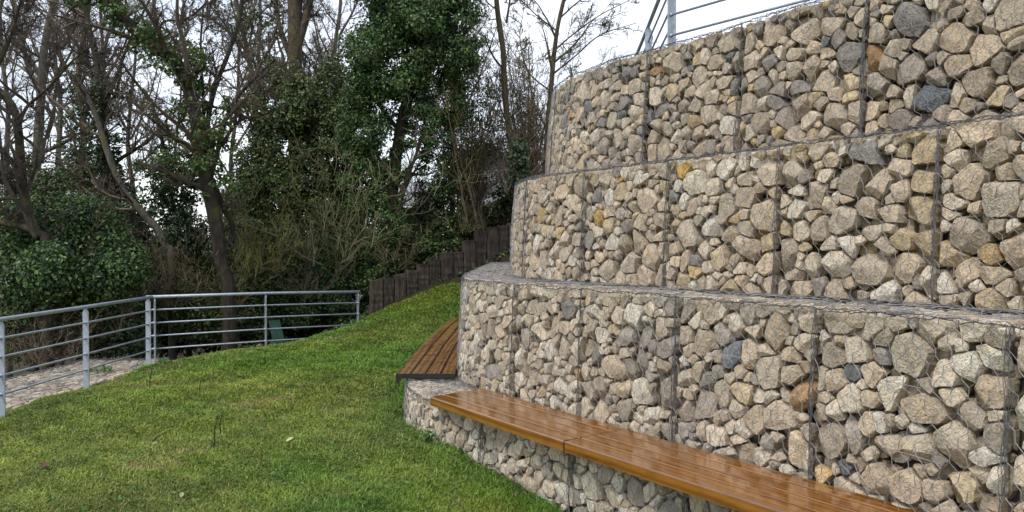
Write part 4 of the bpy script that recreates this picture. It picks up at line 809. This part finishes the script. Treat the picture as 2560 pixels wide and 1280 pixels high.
# ------------------------------------------------------------------ lawn
def grass():
    r_ = np.random.default_rng(5); n = 560000
    # more blades close by, where they show largest
    y = 4.1+11.2*r_.uniform(0, 1, n)**1.55; x = r_.uniform(-6.2, 2.2, n); k = inside(x, y, LAWN) & (x > -.74*y-.5) & (wall_dist(x, y) > .03); x, y = x[k], y[k]; m = len(x)
    z = ground_z(x, y); col, lush, bare = lawn_col(x, y)
    keep = r_.uniform(0, 1, m) > bare*1.0; x, y, z, col, lush = x[keep], y[keep], z[keep], col[keep], lush[keep]; m = len(x)
    dist = np.hypot(x, y); tuft = wn(np.stack([x, y], -1), 14, 5)
    h = (.022+.022*r_.uniform(0, 1, m)+.012*tuft+.055*lush*r_.uniform(.3, 1, m))*(1+.5*(r_.uniform(0, 1, m) > .97)); w_ = np.maximum(.0026, .0005*dist)*r_.uniform(.8, 1.5, m)
    a = r_.uniform(0, 6.283, m); hd = np.stack([np.cos(a), np.sin(a), np.zeros(m)], -1); ln = r_.uniform(.3, 1.7, m)[:, None]; sd = np.stack([-hd[:, 1], hd[:, 0], np.zeros(m)], -1)
    p = np.stack([x, y, z-.004], -1); up = np.array([0, 0, 1.]); hh = h[:, None]; ww = w_[:, None]
    m1 = p+up*hh*.6+hd*hh*ln*.35; tp = p+up*hh*(1-.15*ln)+hd*hh*ln
    v = np.stack([p-sd*ww, p+sd*ww, m1+sd*ww*.8, m1-sd*ww*.8, tp], 1).reshape(-1, 3); b = np.arange(m)[:, None]*5
    c = col*r_.uniform(.55, 1.55, (m, 1))*(1+.28*tuft+.22*wn(np.stack([x, y], -1), 5, 7))[:, None].clip(.5, 1.6); dry = r_.uniform(0, 1, m) < .07; c[dry] = np.array([.34, .30, .14])*r_.uniform(.7, 1.2, (dry.sum(), 1))
    mb = MB(); mb.add(v, {4: b+[0, 1, 2, 3], 3: b+[3, 2, 4]}, np.repeat(c, 5, 0))
    # broad-leaved weeds and clover among the blades
    q = r_.integers(0, m, 26000); pp = p[q]+np.stack([r_.normal(0, .02, len(q)), r_.normal(0, .02, len(q)), r_.uniform(.012, .035, len(q))], -1)
    nn = r_.normal(0, .45, (len(q), 3))+[0, 0, 1]; cc = np.array([.10, .20, .04])*r_.uniform(.5, 1.4, (len(q), 1)); leaves(r_, mb, pp, nn, r_.uniform(.012, .034, len(q)), cc, .6)
    tag(mb.build('grass', M['grass']), 'short mossy winter grass of the lawn', 'grass', kind='stuff')
grass()
# dry stalks in the lawn
for k, (x, y, h, lab) in enumerate([(530, 1138, 85, 'tallest bare dark weed stalk standing in the middle of the lawn'), (545, 1100, 60, 'thinner bare weed stalk right behind the tallest stalk'), (370, 1110, 46, 'slanting dark twig stuck in the lawn, left of the stalks'), (495, 1000, 40, 'faint weed stalk in the lawn behind the tall stalks'), (370, 985, 50, 'faint weed stalk below the railing corner')]):
    d = 1.8*F/(y-HY); b = P(x, y, d); b[2] = float(ground_z([b[0]], [b[1]])[0]); H = h/F*d; r_ = np.random.default_rng(700+k); ln = .12 if k != 2 else .9
    st = np.array([b+np.array([ln*H*t+.006*math.sin(9*t), 0, H*t*(1 if k != 2 else .6)]) for t in np.linspace(0, 1, 8)]); mb = MB(); tubes(mb, st[None], np.linspace(.006, .003, 8)[None], 4)
    g = grow(r_, st[None], np.linspace(.004, .0015, 8)[None], 9, (.2, .95), 40, .18, K=4, rmin=.002); tubes(mb, g[0], g[1], 3)
    tag(mb.build('weed_stalk', M['bark_dark'], loc=b, col=False), lab, 'weed', 'dry stalks in the lawn')
# fallen leaves
for k, (x, y, sz, c, lab) in enumerate([(105, 1187, .085, (.09, .045, .025), 'curled dark brown dead leaf at the lower left of the lawn'), (722, 1130, .07, (.42, .42, .20), 'pale yellow-green fallen leaf in the middle of the lawn'), (653, 1092, .04, (.38, .40, .18), 'small pale leaf just behind the bigger pale leaf'), (450, 1260, .05, (.30, .34, .16), 'pale green leaf near the bottom edge of the lawn'), (270, 1095, .04, (.05, .04, .025), 'small dark leaf on the left part of the lawn'), (383, 1120, .05, (.25, .30, .14), 'grey-green leaf by the slanting twig')]):
    d = 1.78*F/(y-HY); b = P(x, y, d); b[2] = float(ground_z([b[0]], [b[1]])[0])+.035; r_ = np.random.default_rng(800+k); a = r_.uniform(0, 3); U = np.array([math.cos(a), math.sin(a), .3]); V = np.array([-math.sin(a), math.cos(a), .35])
    mb = MB(); ring = [(-.5, 0, 0), (-.25, .24, .08), (.1, .3, .12), (.5, 0, .1), (.12, -.3, .14), (-.25, -.22, .06)]; v = [b+(U*p_+V*q_+np.array([0, 0, h_]))*sz for p_, q_, h_ in ring]+[b+U*.05*sz]; v += [q-np.array([0, 0, .0012]) for q in v]
    f = [[i, (i+1) % 6, 6] for i in range(6)]+[[(i+1) % 6+7, i+7, 13] for i in range(6)]; mb.add(v, {3: f, 4: [[i, i+7, (i+1) % 6+7, (i+1) % 6] for i in range(6)]}, c)
    tag(mb.build('fallen_leaf', M['leaf'], loc=b), lab, 'leaf', 'fallen leaves on the lawn')
# loose stones at the far end of the brown bench
for k, (x, y, sz, lab) in enumerate([(1122, 776, .15, 'flat loose stone lowest in the little heap by the far bench end'), (1126, 768, .12, 'loose stone lying on the flat one by the far bench end'), (1138, 764, .13, 'loose stone at the top of the little heap beside the wall')]):
    r_ = np.random.default_rng(820+k); pl = np.array([(math.cos(a)*sz*.62, math.sin(a)*sz*.42) for a in np.sort(r_.uniform(0, 6.28, 9))]); q = rock(r_, pl, 18, 8, 0)
    if q is None: continue
    v, f, _ = q; c = P(x, y, 14.0+.05*k); c[2] = -1.27+.06*k; v = v-v.mean(0)+c; mb = MB(); mb.add(v, f, PAL[2]*1.1)
    tag(mb.build('loose_stone', M['rock'], loc=c), lab, 'stone', 'loose stones beside the far bench')
# weeds: on the flat gabion, along the foot of the wall
for k, (x, y, d, rx, n, lab) in enumerate([(252, 925, 11.0, 34, 26, 'small leafy weed growing on the flat gabion behind the railing'), (410, 908, 11.3, 24, 22, 'leafy weed tuft at the foot of the railing corner'), (1078, 1086, 6.6, 20, 10, 'nettle-like weed at the foot of the rounded low gabion')]):
    r_ = np.random.default_rng(840+k); c = blob(r_, (x, y, rx, 7, d, .18), n); mb = MB(); clumps(r_, mb, c, r_.uniform(.03, .06, n), 120, .035, GR*1.3); b = c.mean(0); st = np.stack([np.repeat(b[None]-[0, 0, .08], n, 0), c], 1); tubes(mb, np.stack([st[:, 0], st.mean(1), st[:, 1]], 1), np.full((n, 3), .0015), 3, (.06, .09, .03))
    tag(mb.build('weed', M['leaf'], loc=b-np.array([0, 0, .08])), lab, 'weed', 'low weeds')
# green sheet leaning behind the back railing
mb = MB(); c = P(672, 802, 13.4); bz = P(700, 862, 13.4)
v = [P(670, 802, 13.45), P(698, 800, 13.5), P(713, 862, 13.3), P(683, 866, 13.25)]; v = np.array(v); mb.add(np.vstack([v, v+[0.004, .02, 0]]), [[0, 1, 2, 3], [7, 6, 5, 4], [0, 4, 5, 1], [1, 5, 6, 2], [2, 6, 7, 3], [3, 7, 4, 0]])
tag(mb.build('plastic_sheet', M['green'], loc=v[3], col=False), 'dark green plastic sheet leaning behind the back railing', 'sheet')
# houses glimpsed through the twigs
h = thing('house', 'pale grey house wall glimpsed between shrubs left of the wall', 'house', P(1200, 520, 26)); 
mb = MB(); a = P(1178, 520, 26); b = P(1300, 520, 25); zb = a[2]-2; zt = P(0, 400, 26)[2]
box(mb, (a[0], a[1], zb), (b[0]-a[0], -1.0, 0), (1.2, 5, 0), (0, 0, zt-zb)); mb.build('wall', M['render'], h, col=False, loc=(a[0], a[1], zb))
mb = MB(); box(mb, (a[0]-.3, a[1]-.4, zt+.003), (b[0]-a[0]+.6, -1.0, 0), (1.5, 6, .5), (0, 0, .15)); mb.build('roof', M['slate'], h, col=False, loc=(a[0], a[1], zt))
h = thing('shed', 'low grey-roofed shed glimpsed behind the bright ivy tree trunk', 'shed', P(1040, 600, 22)); a = P(990, 600, 22); b = P(1075, 600, 22); zt = P(0, 518, 22)[2]; zb = a[2]-2
mb = MB(); box(mb, (a[0], a[1], zb), (b[0]-a[0], 0, 0), (0, 3, 0), (0, 0, zt-zb)); mb.build('wall', M['bark_brown'], h, col=False, loc=(a[0], a[1], zb))
mb = MB(); box(mb, (a[0]-.2, a[1]-.3, zt+.003), (b[0]-a[0]+.4, 0, 0), (0, 3.6, .9), (0, 0, .10)); mb.build('roof', M['render'], h, col=False, loc=(a[0], a[1], zt))
